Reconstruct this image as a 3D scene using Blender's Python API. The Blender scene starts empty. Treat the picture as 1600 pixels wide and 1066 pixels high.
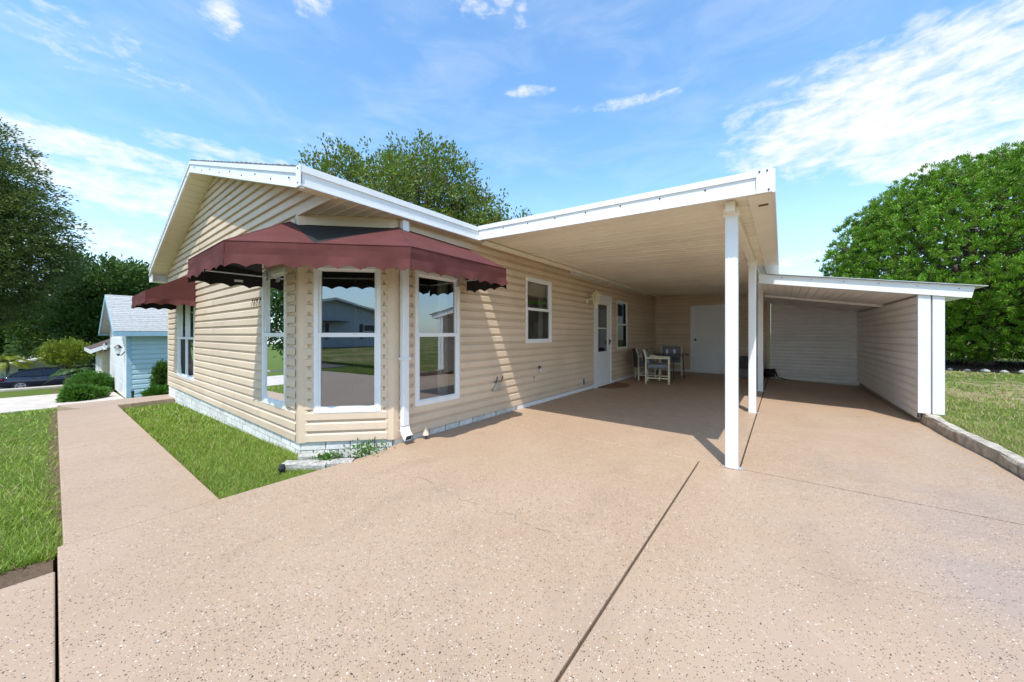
import bpy, math, random
import numpy as np
from mathutils import Vector, Matrix
random.seed(7); RNG = np.random.default_rng(7)
SC = bpy.context.scene
R = math.radians
# World axes: X = away from the long wall of the house, Y = along the long wall (depth), Z = up.
# Origin: foot of the corner between the cut corner and the long wall, at carport floor level.
# ------------------------------------------------------------------ camera
cam_d = bpy.data.cameras.new('camera'); cam = bpy.data.objects.new('camera', cam_d)
SC.collection.objects.link(cam); SC.camera = cam
cam_d.sensor_width = 36; cam_d.lens = 549 / 1600 * 36; cam_d.shift_y = -11 / 1600
cam_d.clip_start = 0.05; cam_d.clip_end = 3000
CAM = Vector((3.29, -2.20, 1.18))
YAW = math.atan2(0.609, 0.793)
cam.location = CAM; cam.rotation_euler = (R(90), 0, YAW)
# ------------------------------------------------------------------ light
SUN = Vector((0.23, -0.49, 1.0)).normalized()          # direction towards the sun
sun_d = bpy.data.lights.new('sun', 'SUN'); sun = bpy.data.objects.new('sun', sun_d)
SC.collection.objects.link(sun)
sun_d.energy = 2.8; sun_d.angle = R(0.5); sun_d.color = (1.0, 0.965, 0.915)
sun.rotation_euler = (-SUN).to_track_quat('-Z', 'Y').to_euler()
sun.location = (0, 0, 30)
W = bpy.data.worlds.new('World'); SC.world = W; W.use_nodes = True
SC.view_settings.view_transform = 'Standard'; SC.view_settings.look = 'None'
SC.view_settings.gamma = 1.0; SC.view_settings.use_curve_mapping = False
SC.view_settings.exposure = 0.86
SC.cycles.max_bounces = 10; SC.cycles.diffuse_bounces = 7; SC.cycles.transparent_max_bounces = 12
SC.cycles.use_denoising = True

class NT:
    """small node-tree writer"""
    def __init__(s, tree): s.t = tree; s.n = tree.nodes; s.l = tree.links
    def add(s, typ, **kw):
        nd = s.n.new(typ)
        for k, v in kw.items(): setattr(nd, k, v)
        return nd
    def put(s, inp, v):
        if isinstance(v, bpy.types.NodeSocket): s.l.new(v, inp)
        elif isinstance(v, (tuple, list)) and inp.type == 'RGBA' and len(v) == 3: inp.default_value = (*v, 1)
        else: inp.default_value = v
    def math(s, op, a, b=0.0, c=0.0, clamp=False):
        nd = s.add('ShaderNodeMath', operation=op, use_clamp=clamp)
        for i, v in enumerate((a, b, c)): s.put(nd.inputs[i], v)
        return nd.outputs[0]
    def vmath(s, op, a, b=(0, 0, 0), out=0):
        nd = s.add('ShaderNodeVectorMath', operation=op); s.put(nd.inputs[0], a)
        if op == 'SCALE': s.put(nd.inputs['Scale'], b)
        else: s.put(nd.inputs[1], b)
        return nd.outputs[1] if op in ('DOT_PRODUCT', 'LENGTH', 'DISTANCE') else nd.outputs[0]
    def mix(s, f, a, b, blend='MIX'):
        nd = s.add('ShaderNodeMix', data_type='RGBA', blend_type=blend)
        s.put(nd.inputs[0], f); s.put(nd.inputs[6], a); s.put(nd.inputs[7], b)
        return nd.outputs[2]
    def smooth(s, v, lo, hi, a=0.0, b=1.0):
        nd = s.add('ShaderNodeMapRange', interpolation_type='SMOOTHSTEP')
        s.put(nd.inputs[0], v); nd.inputs[1].default_value = lo; nd.inputs[2].default_value = hi
        nd.inputs[3].default_value = a; nd.inputs[4].default_value = b
        return nd.outputs[0]
    def noise(s, vec, scale, detail=4, rough=.55, dist=0.0):
        nd = s.add('ShaderNodeTexNoise'); s.put(nd.inputs['Vector'], vec)
        nd.inputs['Scale'].default_value = scale; nd.inputs['Detail'].default_value = detail
        nd.inputs['Roughness'].default_value = rough; nd.inputs['Distortion'].default_value = dist
        return nd.outputs[0]
    def xyz(s, v):
        nd = s.add('ShaderNodeSeparateXYZ'); s.put(nd.inputs[0], v); return nd.outputs
    def comb(s, x, y, z):
        nd = s.add('ShaderNodeCombineXYZ')
        for i, v in enumerate((x, y, z)): s.put(nd.inputs[i], v)
        return nd.outputs[0]

# ------------------------------------------------------------------ sky with thin cirrus
def build_world():
    t = NT(W.node_tree); bg = t.n['Background']
    sky = t.add('ShaderNodeTexSky', sky_type='NISHITA'); sky.sun_disc = False
    sky.sun_elevation = math.asin(SUN.z); sky.sun_rotation = math.atan2(SUN.x, SUN.y)
    sky.air_density = 1.0; sky.dust_density = 0.6; sky.ozone_density = 2.5; sky.altitude = 0
    D = t.add('ShaderNodeTexCoord').outputs['Generated']
    x, y, z = t.xyz(D)
    zz = t.math('MAXIMUM', z, 0.03)
    plane = t.comb(t.math('DIVIDE', x, t.math('ADD', zz, .12)), t.math('DIVIDE', y, t.math('ADD', zz, .12)), 0.0)
    # bearing measured from the direction (-0.609, 0.793), elevation
    bx = t.math('ADD', t.math('MULTIPLY', x, .793), t.math('MULTIPLY', y, .609))
    by = t.math('ADD', t.math('MULTIPLY', x, -.609), t.math('MULTIPLY', y, .793))
    az = t.math('ARCTAN2', bx, by); el = t.math('ARCSINE', z)
    mp = t.add('ShaderNodeMapping'); t.put(mp.inputs[0], t.comb(az, el, 0.0))
    mp.inputs['Rotation'].default_value = (0, 0, R(-7)); mp.inputs['Scale'].default_value = (1.6, 5.2, 1)
    wisp = t.noise(mp.outputs[0], 2.4, 7, .60, .5)
    fine = t.noise(mp.outputs[0], 7.5, 7, .66, .4)
    puff = t.noise(t.comb(az, t.math('MULTIPLY', el, 1.6), 0.0), 26.0, 6, .62, .3)
    puff = t.smooth(puff, .30, .70); fine = t.smooth(fine, .10, .90)
    tex = t.math('ADD', t.math('ADD', t.math('MULTIPLY', wisp, .46), t.math('MULTIPLY', fine, .34)), t.math('MULTIPLY', puff, .14))
    cov = None
    # (bearing deg, elevation deg, half width, half height, weight): cloud banks of this sky, all round
    banks = [(48, 23.8, 16, 6.2, .42), (54, 19.5, 12, 5.0, .42), (36, 27, 6, 2.2, .25), (38, 22, 7, 3, .3), (3, 34.6, 4.0, .9, .30), (18, 32.0, 8, .8, .24),
             (-51, 18.6, 10, 1.6, .40), (-38, 21.5, 9, 1.5, .30), (-48, 15.2, 9, 2.8, .42), (-50, 9.5, 11, 2.6, .34), (-39.5, 35, 2.2, 2.2, .30), (-30, 39.8, 3.6, 1.8, .28), (-5, 43.6, 6.0, 1.8, .28), (1.5, 42.3, 1.6, 1.5, .24), (-53, 28, 12, 3, .16),
             (39.5, 9.2, 4, 1.2, .36), (34, 4, 12, 4, .25), (-22, 25, 10, 2.0, .14), (120, 22, 30, 8, .34), (165, 16, 30, 9, .44), (-110, 24, 26, 7, .34), (-155, 18, 30, 8, .44), (-170, 38, 16, 6, .3)]
    for a, e, w, h, k in banks:
        da = t.math('DIVIDE', t.math('SUBTRACT', az, R(a)), R(w)); de = t.math('DIVIDE', t.math('SUBTRACT', el, R(e)), R(h))
        r2 = t.math('ADD', t.math('MULTIPLY', da, da), t.math('MULTIPLY', de, de))
        g = t.math('MULTIPLY', t.smooth(r2, 0.0, 2.0, 1, 0), k)
        cov = g if cov is None else t.math('MAXIMUM', cov, g)
    dens = t.smooth(t.math('ADD', tex, cov), .54, 1.04)
    veil = t.smooth(wisp, .38, .80, .02, .24)
    low = t.smooth(el, R(-2), R(28), .55, 0.0)
    dens = t.math('MAXIMUM', t.math('MAXIMUM', dens, veil), low)
    dens = t.math('MULTIPLY', dens, .92)
    blue = t.mix(1.0, sky.outputs[0], (.88, 1.19, 1.28), 'MULTIPLY')
    cloud = t.mix(fine, (3.7, 3.85, 4.1), (4.5, 4.4, 4.25))
    t.put(bg.inputs[0], t.mix(dens, blue, cloud)); bg.inputs[1].default_value = 0.15
build_world()

# ------------------------------------------------------------------ materials
MATS = {}
def new_mat(name):
    m = bpy.data.materials.new(name); m.use_nodes = True; MATS[name] = m
    t = NT(m.node_tree); b = t.n['Principled BSDF']
    return m, t, b
def pos(t): return t.add('ShaderNodeNewGeometry').outputs['Position']
def plain(name, col, rough=.5, metal=0, var=.08, scale=6.0, bump=0.0, bscale=60, spec=.5, dirt=0.0, dirtcol=(.2, .17, .13), piece=0.0):
    m, t, b = new_mat(name); p = pos(t)
    n = t.noise(p, scale, 5, .6)
    f = t.smooth(n, .3, .7)
    c = t.mix(f, tuple(v * (1 - var) for v in col), tuple(min(1, v * (1 + var)) for v in col))
    if dirt:
        st = t.noise(t.vmath('MULTIPLY', p, (3.0, 3.0, .7)), 4, 6, .7)
        c = t.mix(t.smooth(st, .5, .8, 0, dirt), c, dirtcol)
    if piece:
        rn = t.add('ShaderNodeObjectInfo').outputs['Random']; c = t.mix(1.0, c, t.mix(rn, (1 - piece,) * 3, (1 + piece * .6,) * 3), 'MULTIPLY')
    t.put(b.inputs['Base Color'], c); b.inputs['Roughness'].default_value = rough
    b.inputs['Metallic'].default_value = metal; b.inputs['Specular IOR Level'].default_value = spec
    if bump:
        bp = t.add('ShaderNodeBump'); bp.inputs['Strength'].default_value = bump; bp.inputs['Distance'].default_value = .01
        t.put(bp.inputs['Height'], t.noise(p, bscale, 4, .6)); t.put(b.inputs['Normal'], bp.outputs[0])
    return m
M_SIDING = plain('tan_vinyl', (.66, .515, .375), .45, var=.06, scale=1.2, bump=.10, bscale=90, dirt=.22, dirtcol=(.46, .37, .28), piece=.07)
M_TRIM = plain('tan_trim', (.67, .52, .37), .45, var=.04, scale=3)
M_WHITE = plain('white_paint', (.78, .78, .78), .35, var=.03, scale=5, dirt=.20, dirtcol=(.58, .55, .50))
M_WHITEV = plain('white_vinyl', (.87, .85, .83), .4, var=.04, scale=2, dirt=.22, dirtcol=(.5, .44, .38), piece=.05)
M_SOFFIT = plain('cream_soffit', (.80, .73, .57), .5, var=.04, scale=2)
M_CEIL = plain('cream_ceiling', (.88, .81, .68), .45, var=.05, scale=1.3, dirt=.16, dirtcol=(.55, .48, .38), piece=.05)
M_BRICK = plain('white_painted_brick', (.70, .68, .63), .8, var=.12, scale=14, bump=.5, bscale=80, dirt=.35, dirtcol=(.34, .31, .26), piece=.15)
M_MORTAR = plain('grey_mortar', (.42, .39, .35), .9, var=.15, scale=20)
M_MAROON = plain('maroon_canvas', (.112, .036, .032), .85, var=.10, scale=5, bump=.25, bscale=500, spec=.15, dirt=.25, dirtcol=(.16, .070, .066))
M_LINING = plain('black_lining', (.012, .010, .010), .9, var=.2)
M_ALU = plain('grey_aluminium', (.62, .63, .64), .4, metal=.6, var=.05)
M_DARK = plain('black_metal', (.02, .02, .02), .45)
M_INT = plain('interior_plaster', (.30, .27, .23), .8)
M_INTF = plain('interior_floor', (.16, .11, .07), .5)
M_CURTAIN = plain('curtain_cloth', (.50, .47, .41), .9)
M_BLIND = plain('tan_blind', (.62, .54, .38), .7)
M_BRASS = plain('amber_chandelier', (.75, .22, .06), .2, metal=.5)
M_ROOF = plain('grey_shingle', (.17, .16, .155), .95, var=.35, scale=25, bump=.6, bscale=60)
M_ROOFL = plain('pale_grey_shingle', (.39, .385, .37), .95, piece=.12, var=.18, scale=14, bump=.5, bscale=60)
M_ROOFB = plain('brown_shingle', (.085, .055, .045), .95, var=.25, scale=20)
M_ROOFW = plain('white_roof', (.72, .69, .66), .8, var=.08, scale=3)
M_BLUE = plain('pale_blue_siding', (.42, .56, .62), .5, var=.05, scale=1.5)
M_BLUET = plain('blue_trim', (.28, .44, .54), .5)
M_BEIGE = plain('beige_wall', (.62, .53, .36), .7)
M_GREYS = plain('blue_grey_siding', (.44, .49, .55), .6)
M_CONC = plain('pale_concrete', (.52, .45, .38), .85, var=.12, scale=3, bump=.3, bscale=120, dirt=.2)
M_KERB = plain('weathered_kerb_concrete', (.42, .365, .295), .9, var=.28, scale=11, bump=1.0, bscale=50, dirt=.85, dirtcol=(.10, .085, .065))
M_STONE = plain('grey_block', (.40, .375, .335), .95, var=.25, scale=30, bump=1.0, bscale=70)
M_WSTONE = plain('pale_stone', (.40, .375, .34), .9, var=.2, scale=12, bump=.5)
M_ASPH = plain('asphalt', (.075, .073, .072), .9, var=.25, scale=2, bump=.4, bscale=150)
M_MULCH = plain('dark_mulch', (.050, .034, .025), 1.0, var=.5, scale=30, bump=1.0, bscale=40)
M_BARK = plain('bark', (.13, .10, .075), .95, var=.3, scale=12, bump=.9, bscale=25)
M_CREAMT = plain('cream_tube', (.78, .72, .52), .35, var=.03)
M_CUSH = plain('blue_grey_cushion', (.22, .235, .27), .9, var=.15, scale=40)
M_CUSHD = plain('dark_sling', (.085, .08, .085), .9, var=.2, scale=30)
M_TGLASS = plain('smoked_glass', (.02, .02, .022), .08)
M_MAT = plain('brown_coir', (.20, .095, .045), 1.0, var=.3, scale=60, bump=1, bscale=200)
M_GREYBOX = plain('grey_block_step', (.20, .19, .185), .9, var=.2, scale=14, bump=.5)
M_SHUT = plain('dark_shutter', (.035, .037, .042), .6)
M_TYRE = plain('tyre_rubber', (.02, .02, .02), .85)
M_RIM = plain('alloy_rim', (.6, .6, .62), .25, metal=.9)
M_NAVY = plain('navy_car_paint', (.012, .014, .030), .12, var=.02, spec=.8)
M_SILV = plain('grey_car_paint', (.28, .29, .31), .18, metal=.5, var=.02)
M_CARG = plain('car_glass', (.015, .017, .02), .04)
M_RED = plain('red_lamp', (.35, .015, .015), .2)
M_CLEAR = plain('lamp_lens', (.75, .76, .78), .1)
M_AGAVE = plain('agave_leaf', (.22, .32, .30), .5, var=.15)

def glass_mat():
    m, t, b = new_mat('window_glass'); t.n.remove(b)
    out = t.n['Material Output']
    fr = t.add('ShaderNodeFresnel'); fr.inputs[0].default_value = 1.52
    fac = t.math('ADD', t.math('MULTIPLY', fr.outputs[0], 1.6), .20, clamp=True)
    tr = t.add('ShaderNodeBsdfTransparent'); tr.inputs[0].default_value = (.80, .83, .82, 1)
    gl = t.add('ShaderNodeBsdfGlossy'); gl.inputs['Roughness'].default_value = .0; gl.inputs[0].default_value = (.93, .96, 1, 1)
    p = pos(t); bp = t.add('ShaderNodeBump'); bp.inputs['Strength'].default_value = .015; bp.inputs['Distance'].default_value = .02
    t.put(bp.inputs['Height'], t.noise(p, 2.2, 2)); t.put(gl.inputs['Normal'], bp.outputs[0])
    mx = t.add('ShaderNodeMixShader'); t.put(mx.inputs[0], fac); t.l.new(tr.outputs[0], mx.inputs[1]); t.l.new(gl.outputs[0], mx.inputs[2])
    t.l.new(mx.outputs[0], out.inputs[0]); return m
M_GLASS = glass_mat()

def screen_mat():
    m, t, b = new_mat('insect_screen'); t.n.remove(b); out = t.n['Material Output']
    tr = t.add('ShaderNodeBsdfTransparent'); tr.inputs[0].default_value = (.35, .35, .35, 1)
    di = t.add('ShaderNodeBsdfDiffuse'); di.inputs[0].default_value = (.03, .03, .032, 1)
    mx = t.add('ShaderNodeMixShader'); mx.inputs[0].default_value = .72
    t.l.new(tr.outputs[0], mx.inputs[1]); t.l.new(di.outputs[0], mx.inputs[2]); t.l.new(mx.outputs[0], out.inputs[0]); return m
M_SCREEN = screen_mat()

def epoxy_mat():
    """tan coated concrete with scattered black and white flakes, hairline cracks"""
    m, t, b = new_mat('flake_coated_concrete'); p = pos(t)
    px, py, pz = t.xyz(p)
    n1 = t.noise(p, .9, 5, .6); n2 = t.noise(p, 7, 5, .65); n3 = t.noise(p, 260, 2, .5)
    base = t.mix(t.smooth(n1, .3, .7), (.392, .270, .175), (.425, .300, .204))
    base = t.mix(t.smooth(n2, .45, .8, 0, .35), base, (.385, .268, .185))
    base = t.mix(t.math('MULTIPLY', t.smooth(n3, .45, .75), .3), base, (.52, .39, .28))
    # greyer worn area towards the kerb side and the street
    worn = t.math('MULTIPLY', t.smooth(px, 2.9, 4.6), t.smooth(py, 4.0, .5))
    worn = t.math('MULTIPLY', worn, t.smooth(t.noise(p, 1.3, 5, .6), .35, .65))
    base = t.mix(t.math('MULTIPLY', worn, .8), base, (.32, .25, .215))
    st = t.noise(t.vmath('MULTIPLY', p, (1.5, .5, 1)), 1.6, 6, .68, .4); base = t.mix(t.smooth(st, .52, .72, 0, .38), base, (.30, .21, .15))
    st2 = t.noise(p, 2.6, 6, .72, .8); base = t.mix(t.smooth(st2, .60, .74, 0, .28), base, (.52, .42, .33))
    f3 = t.smooth(t.noise(p, .7, 3, .5), .35, .62)
    for sc, thr, lo, keep in ((88, .38, .0, .22), (140, .46, .5, .38), (230, .52, .5, .20)):
        v = t.add('ShaderNodeTexVoronoi'); v.inputs['Scale'].default_value = sc
        sq = t.vmath('MULTIPLY', p, (1, 1, .2)); t.put(v.inputs['Vector'], sq); v.inputs['Randomness'].default_value = 1
        cr, cg, cb = t.xyz(v.outputs['Color'])
        chip = t.math('LESS_THAN', v.outputs['Distance'], t.math('MULTIPLY', cg, thr))
        dark = t.math('MULTIPLY', chip, t.math('LESS_THAN', cr, t.math('ADD', keep * .42, t.math('MULTIPLY', f3, keep * .48))))
        lite = t.math('MULTIPLY', chip, t.math('GREATER_THAN', cr, t.math('SUBTRACT', 1 - keep * .17, t.math('MULTIPLY', f3, keep * .16))))
        base = t.mix(dark, base, t.mix(cb, (.022, .020, .018), (.16, .105, .07)))
        base = t.mix(lite, base, t.mix(cb, (.72, .66, .58), (.55, .44, .34)))
    wob = t.math('MULTIPLY', t.math('SUBTRACT', t.noise(p, 3.2, 6, .65), .5), .34)
    height = t.math('MULTIPLY', n3, .4)
    # hairline cracks: each along a straight run (x0,y0)-(x1,y1), wandering
    for x0, y0, x1, y1, wd, st in ((.62, -.40, 2.42, -.42, .006, .75), (3.35, .05, 4.7, .62, .005, .5), (3.5, -1.2, 4.6, -.75, .005, .45), (.2, -1.62, -.6, -2.1, .004, .5)):
        L = math.hypot(x1 - x0, y1 - y0); ux, uy = (x1 - x0) / L, (y1 - y0) / L
        s = t.math('ADD', t.math('MULTIPLY', t.math('SUBTRACT', px, x0), ux), t.math('MULTIPLY', t.math('SUBTRACT', py, y0), uy))
        dd = t.math('ADD', t.math('SUBTRACT', t.math('MULTIPLY', t.math('SUBTRACT', py, y0), ux), t.math('MULTIPLY', t.math('SUBTRACT', px, x0), uy)), wob)
        k = t.math('MULTIPLY', t.smooth(t.math('ABSOLUTE', dd), wd * .2, wd, 1, 0), t.math('MULTIPLY', t.smooth(s, 0, .15), t.smooth(s, L, L - .15)))
        k = t.math('MULTIPLY', k, t.smooth(t.noise(p, 9, 3), .38, .55))
        base = t.mix(t.math('MULTIPLY', k, st), base, (.16, .12, .09)); height = t.math('SUBTRACT', height, t.math('MULTIPLY', k, 2))
    t.put(b.inputs['Base Color'], base)
    t.put(b.inputs['Roughness'], t.smooth(n2, .3, .7, .46, .62)); b.inputs['Specular IOR Level'].default_value = .45
    bp = t.add('ShaderNodeBump'); bp.inputs['Strength'].default_value = .35; bp.inputs['Distance'].default_value = .004
    t.put(bp.inputs['Height'], height); t.put(b.inputs['Normal'], bp.outputs[0]); return m
M_EPOXY = epoxy_mat()

def lawn_mat():
    m, t, b = new_mat('lawn_soil'); p = pos(t); px, py, pz = t.xyz(p)
    n1 = t.noise(p, .55, 5, .6); n2 = t.noise(p, 30, 5, .7); n3 = t.noise(p, 3.5, 5, .65)
    g = t.mix(t.smooth(n2, .3, .7), (.060, .095, .014), (.12, .17, .030))
    dry = t.mix(n2, (.24, .175, .10), (.36, .28, .16))
    right = t.smooth(px, 4.5, 5.5)
    k = t.math('MULTIPLY', t.smooth(t.math('ADD', t.math('MULTIPLY', n1, .45), t.math('MULTIPLY', n3, .55)), .47, .58), t.math('ADD', .15, t.math('MULTIPLY', right, .85)))
    soil = t.mix(n2, (.09, .058, .038), (.20, .14, .095))
    edge = t.math('MULTIPLY', t.smooth(t.math('ABSOLUTE', t.math('ADD', py, 2.2)), .02, .065, 1, 0), t.smooth(px, .6, .3))
    bare = t.smooth(t.math('ADD', t.math('ADD', px, t.math('MULTIPLY', n3, .5)), t.math('MULTIPLY', n1, .2)), .15, .40)
    bare = t.math('MULTIPLY', bare, t.math('MULTIPLY', t.smooth(px, .6, .5), t.smooth(py, -2.0, -2.15)))
    c = t.mix(t.math('MAXIMUM', edge, bare), t.mix(k, g, dry), soil)
    t.put(b.inputs['Base Color'], c); b.inputs['Roughness'].default_value = 1; b.inputs['Specular IOR Level'].default_value = .1
    bp = t.add('ShaderNodeBump'); bp.inputs['Strength'].default_value = .8; bp.inputs['Distance'].default_value = .03
    t.put(bp.inputs['Height'], n2); t.put(b.inputs['Normal'], bp.outputs[0]); return m
M_LAWN = lawn_mat()

def leaf_mat(name, c1, c2, trans=.35, rough=.5, c3=None, c3k=.88):
    m, t, b = new_mat(name); out = t.n['Material Output']
    g = t.add('ShaderNodeNewGeometry'); rnd = g.outputs['Random Per Island']
    col = t.mix(rnd, c1, c2)
    cl = t.noise(g.outputs['Position'], 1.1, 3, .6); col = t.mix(t.smooth(cl, .35, .7, 0, .5), col, c2)
    if c3: col = t.mix(t.math('GREATER_THAN', rnd, c3k), col, c3)
    t.put(b.inputs['Base Color'], col); b.inputs['Roughness'].default_value = rough; b.inputs['Specular IOR Level'].default_value = .35
    tl = t.add('ShaderNodeBsdfTranslucent'); t.put(tl.inputs[0], t.mix(.5, col, (.12, .18, .02)))
    mx = t.add('ShaderNodeMixShader'); mx.inputs[0].default_value = trans
    t.l.new(b.outputs[0], mx.inputs[1]); t.l.new(tl.outputs[0], mx.inputs[2]); t.l.new(mx.outputs[0], out.inputs[0]); return m
M_GRASS = leaf_mat('grass_blade', (.14, .25, .024), (.37, .49, .070), .35, .55, (.52, .42, .20))
M_GRASSR = leaf_mat('dry_grass_blade', (.19, .28, .035), (.36, .43, .10), .3, .6, (.50, .38, .22), .70)
M_CEDAR = leaf_mat('cedar_spray', (.055, .165, .010), (.22, .43, .022), .2, .5, (.24, .20, .07))
M_OAK = leaf_mat('oak_leaf', (.045, .080, .016), (.115, .15, .030), .3, .5)
M_DENSE = leaf_mat('dark_tree_leaf', (.034, .085, .016), (.095, .175, .030), .25, .45)
M_MYRT = leaf_mat('small_tree_leaf', (.080, .15, .020), (.21, .29, .042), .35, .5, (.19, .11, .04))
M_YELL = leaf_mat('yellow_green_leaf', (.13, .19, .018), (.27, .31, .030), .35, .5)
M_HEDGE = leaf_mat('shrub_leaf', (.035, .11, .012), (.085, .21, .024), .3, .45)
M_FROND = leaf_mat('palm_frond', (.030, .070, .015), (.080, .130, .030), .25, .45)

# ------------------------------------------------------------------ object helpers
COL = SC.collection; OFF = {}
def link(o, parent=None):
    COL.objects.link(o)
    if parent is not None: o.parent = parent
    return o
def tag(o, label=None, cat=None, group=None, kind=None):
    if label: o['label'] = label
    if cat: o['category'] = cat
    if group: o['group'] = group
    if kind: o['kind'] = kind
    return o
def thing(name, loc, label, cat, group=None, rz=0):
    o = link(bpy.data.objects.new(name, None)); o.location = loc; o.rotation_euler = (0, 0, rz); o.empty_display_size = .2
    OFF[o] = Vector(loc) if rz == 0 else Vector((0, 0, 0)); return tag(o, label, cat, group)
class MB:
    def __init__(s): s.v = []; s.f = []
    def quad(s, *p):
        i = len(s.v); s.v += [tuple(q) for q in p]; s.f.append(tuple(range(i, i + len(p)))); return s
    def hexa(s, p):   # 8 points: bottom 4 (ccw), top 4
        i = len(s.v); s.v += [tuple(q) for q in p]
        for f in ((3, 2, 1, 0), (4, 5, 6, 7), (0, 1, 5, 4), (1, 2, 6, 5), (2, 3, 7, 6), (3, 0, 4, 7)): s.f.append(tuple(i + k for k in f))
        return s
    def box(s, x0, x1, y0, y1, z0, z1):
        return s.hexa([(x0, y0, z0), (x1, y0, z0), (x1, y1, z0), (x0, y1, z0), (x0, y0, z1), (x1, y0, z1), (x1, y1, z1), (x0, y1, z1)])
    def prism(s, poly, z0, z1):
        n = len(poly); i = len(s.v)
        fz0 = z0 if callable(z0) else (lambda x, y: z0); fz1 = z1 if callable(z1) else (lambda x, y: z1)
        s.v += [(x, y, fz0(x, y)) for x, y in poly] + [(x, y, fz1(x, y)) for x, y in poly]
        s.f.append(tuple(i + k for k in reversed(range(n)))); s.f.append(tuple(i + n + k for k in range(n)))
        for k in range(n): s.f.append((i + k, i + (k + 1) % n, i + n + (k + 1) % n, i + n + k))
        return s
    def bar(s, a, b, w, h, up=(0, 0, 1)):
        a = Vector(a); b = Vector(b); d = (b - a).normalized(); u = Vector(up)
        if abs(d.dot(u)) > .95: u = Vector((1, 0, 0))
        x = d.cross(u).normalized() * w / 2; y = x.cross(d).normalized() * h / 2
        return s.hexa([a - x - y, a + x - y, a + x + y, a - x + y, b - x - y, b + x - y, b + x + y, b - x + y])
    def tube(s, pts, r, n=8, cap=True):
        pts = [Vector(p) for p in pts]; i0 = len(s.v); rr = r if isinstance(r, (list, tuple)) else [r] * len(pts); prev = None
        for k, p in enumerate(pts):
            d = (pts[min(k + 1, len(pts) - 1)] - pts[max(k - 1, 0)]).normalized()
            if prev is None:
                ref = Vector((0, 0, 1)) if abs(d.z) < .9 else Vector((1, 0, 0)); x = d.cross(ref).normalized()
            else: x = (prev - d * prev.dot(d)).normalized()
            prev = x; y = d.cross(x)
            for j in range(n):
                a = 2 * math.pi * j / n; s.v.append(tuple(p + (x * math.cos(a) + y * math.sin(a)) * rr[k]))
        for k in range(len(pts) - 1):
            for j in range(n):
                a = i0 + k * n + j; b = i0 + k * n + (j + 1) % n; s.f.append((a, b, b + n, a + n))
        if cap:
            s.f.append(tuple(i0 + j for j in reversed(range(n)))); s.f.append(tuple(i0 + (len(pts) - 1) * n + j for j in range(n)))
        return s
    def lathe(s, prof, c=(0, 0, 0), n=16, sx=1, sy=1):
        i0 = len(s.v)
        for r, z in prof:
            for j in range(n):
                a = 2 * math.pi * j / n; s.v.append((c[0] + r * math.cos(a) * sx, c[1] + r * math.sin(a) * sy, c[2] + z))
        for k in range(len(prof) - 1):
            for j in range(n):
                a = i0 + k * n + j; b = i0 + k * n + (j + 1) % n; s.f.append((a, b, b + n, a + n))
        s.f.append(tuple(i0 + j for j in reversed(range(n)))); s.f.append(tuple(i0 + (len(prof) - 1) * n + j for j in range(n)))
        return s
    def build(s, name, mat, parent=None, smooth=False, bevel=0):
        off = OFF.get(parent, Vector((0, 0, 0)))
        me = bpy.data.meshes.new(name); me.from_pydata([(x - off.x, y - off.y, z - off.z) for x, y, z in s.v], [], s.f)
        me.materials.append(mat)
        if smooth: me.polygons.foreach_set('use_smooth', [True] * len(me.polygons))
        me.update(); o = link(bpy.data.objects.new(name, me), parent); OFF[o] = off
        if bevel:
            b = o.modifiers.new('bevel', 'BEVEL'); b.width = bevel; b.segments = 2; b.limit_method = 'ANGLE'
        return o
def copy_tree(o, parent=None):
    c = o.copy(); COL.objects.link(c); c.parent = parent
    for ch in list(o.children): copy_tree(ch, c)
    return c
def fast_mesh(name, V, k, mat, parent=None):
    """V: (n*k,3) float array, n polygons with k own vertices each"""
    V = np.asarray(V, dtype=np.float32).copy(); off = OFF.get(parent, Vector((0, 0, 0))); V -= np.array(off, dtype=np.float32)
    n = len(V) // k; me = bpy.data.meshes.new(name)
    me.vertices.add(n * k); me.vertices.foreach_set('co', V.ravel())
    me.loops.add(n * k); me.loops.foreach_set('vertex_index', np.arange(n * k, dtype=np.int32))
    me.polygons.add(n); me.polygons.foreach_set('loop_start', np.arange(0, n * k, k, dtype=np.int32))
    me.polygons.foreach_set('loop_total', np.full(n, k, dtype=np.int32))
    me.materials.append(mat); me.update(calc_edges=True)
    o = link(bpy.data.objects.new(name, me), parent); OFF[o] = off; return o

# ------------------------------------------------------------------ terrain
PTS = [(-400, -9), (-160, -6.5), (-100, -4.8), (-60, -3.9), (-42, -2.95), (-37, -2.62), (-28, -1.75), (-19.5, -1.22), (-13.5, -1.02), (-9.6, -.50), (-7.4, -.27), (-.6, -.075), (.05, -.06)]
def lerp_pts(x, P):
    return np.interp(x, [p[0] for p in P], [p[1] for p in P])
def ground_z(x, y):
    x = np.asarray(x, float); y = np.asarray(y, float)
    z = lerp_pts(x, PTS)
    z = np.where(x > 4.93, .055 + np.clip((x - 5) / 40, 0, 1) * .25, z)
    drive = (x > .08) & (x < 4.93) & (y < 12) & (y > -5.6) & ~((x < .40) & (y < -2.2))
    z = np.where((x > .05) & (x <= 4.93), -.06, z)
    z = np.where(drive, -.24, z)
    house = (x <= .08) & (x > -7.3) & (y > -.5) & (y < 14)
    z = np.where(house, np.minimum(z, -.3), z)
    return z
def gz(x, y): return float(ground_z(x, y))
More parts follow.
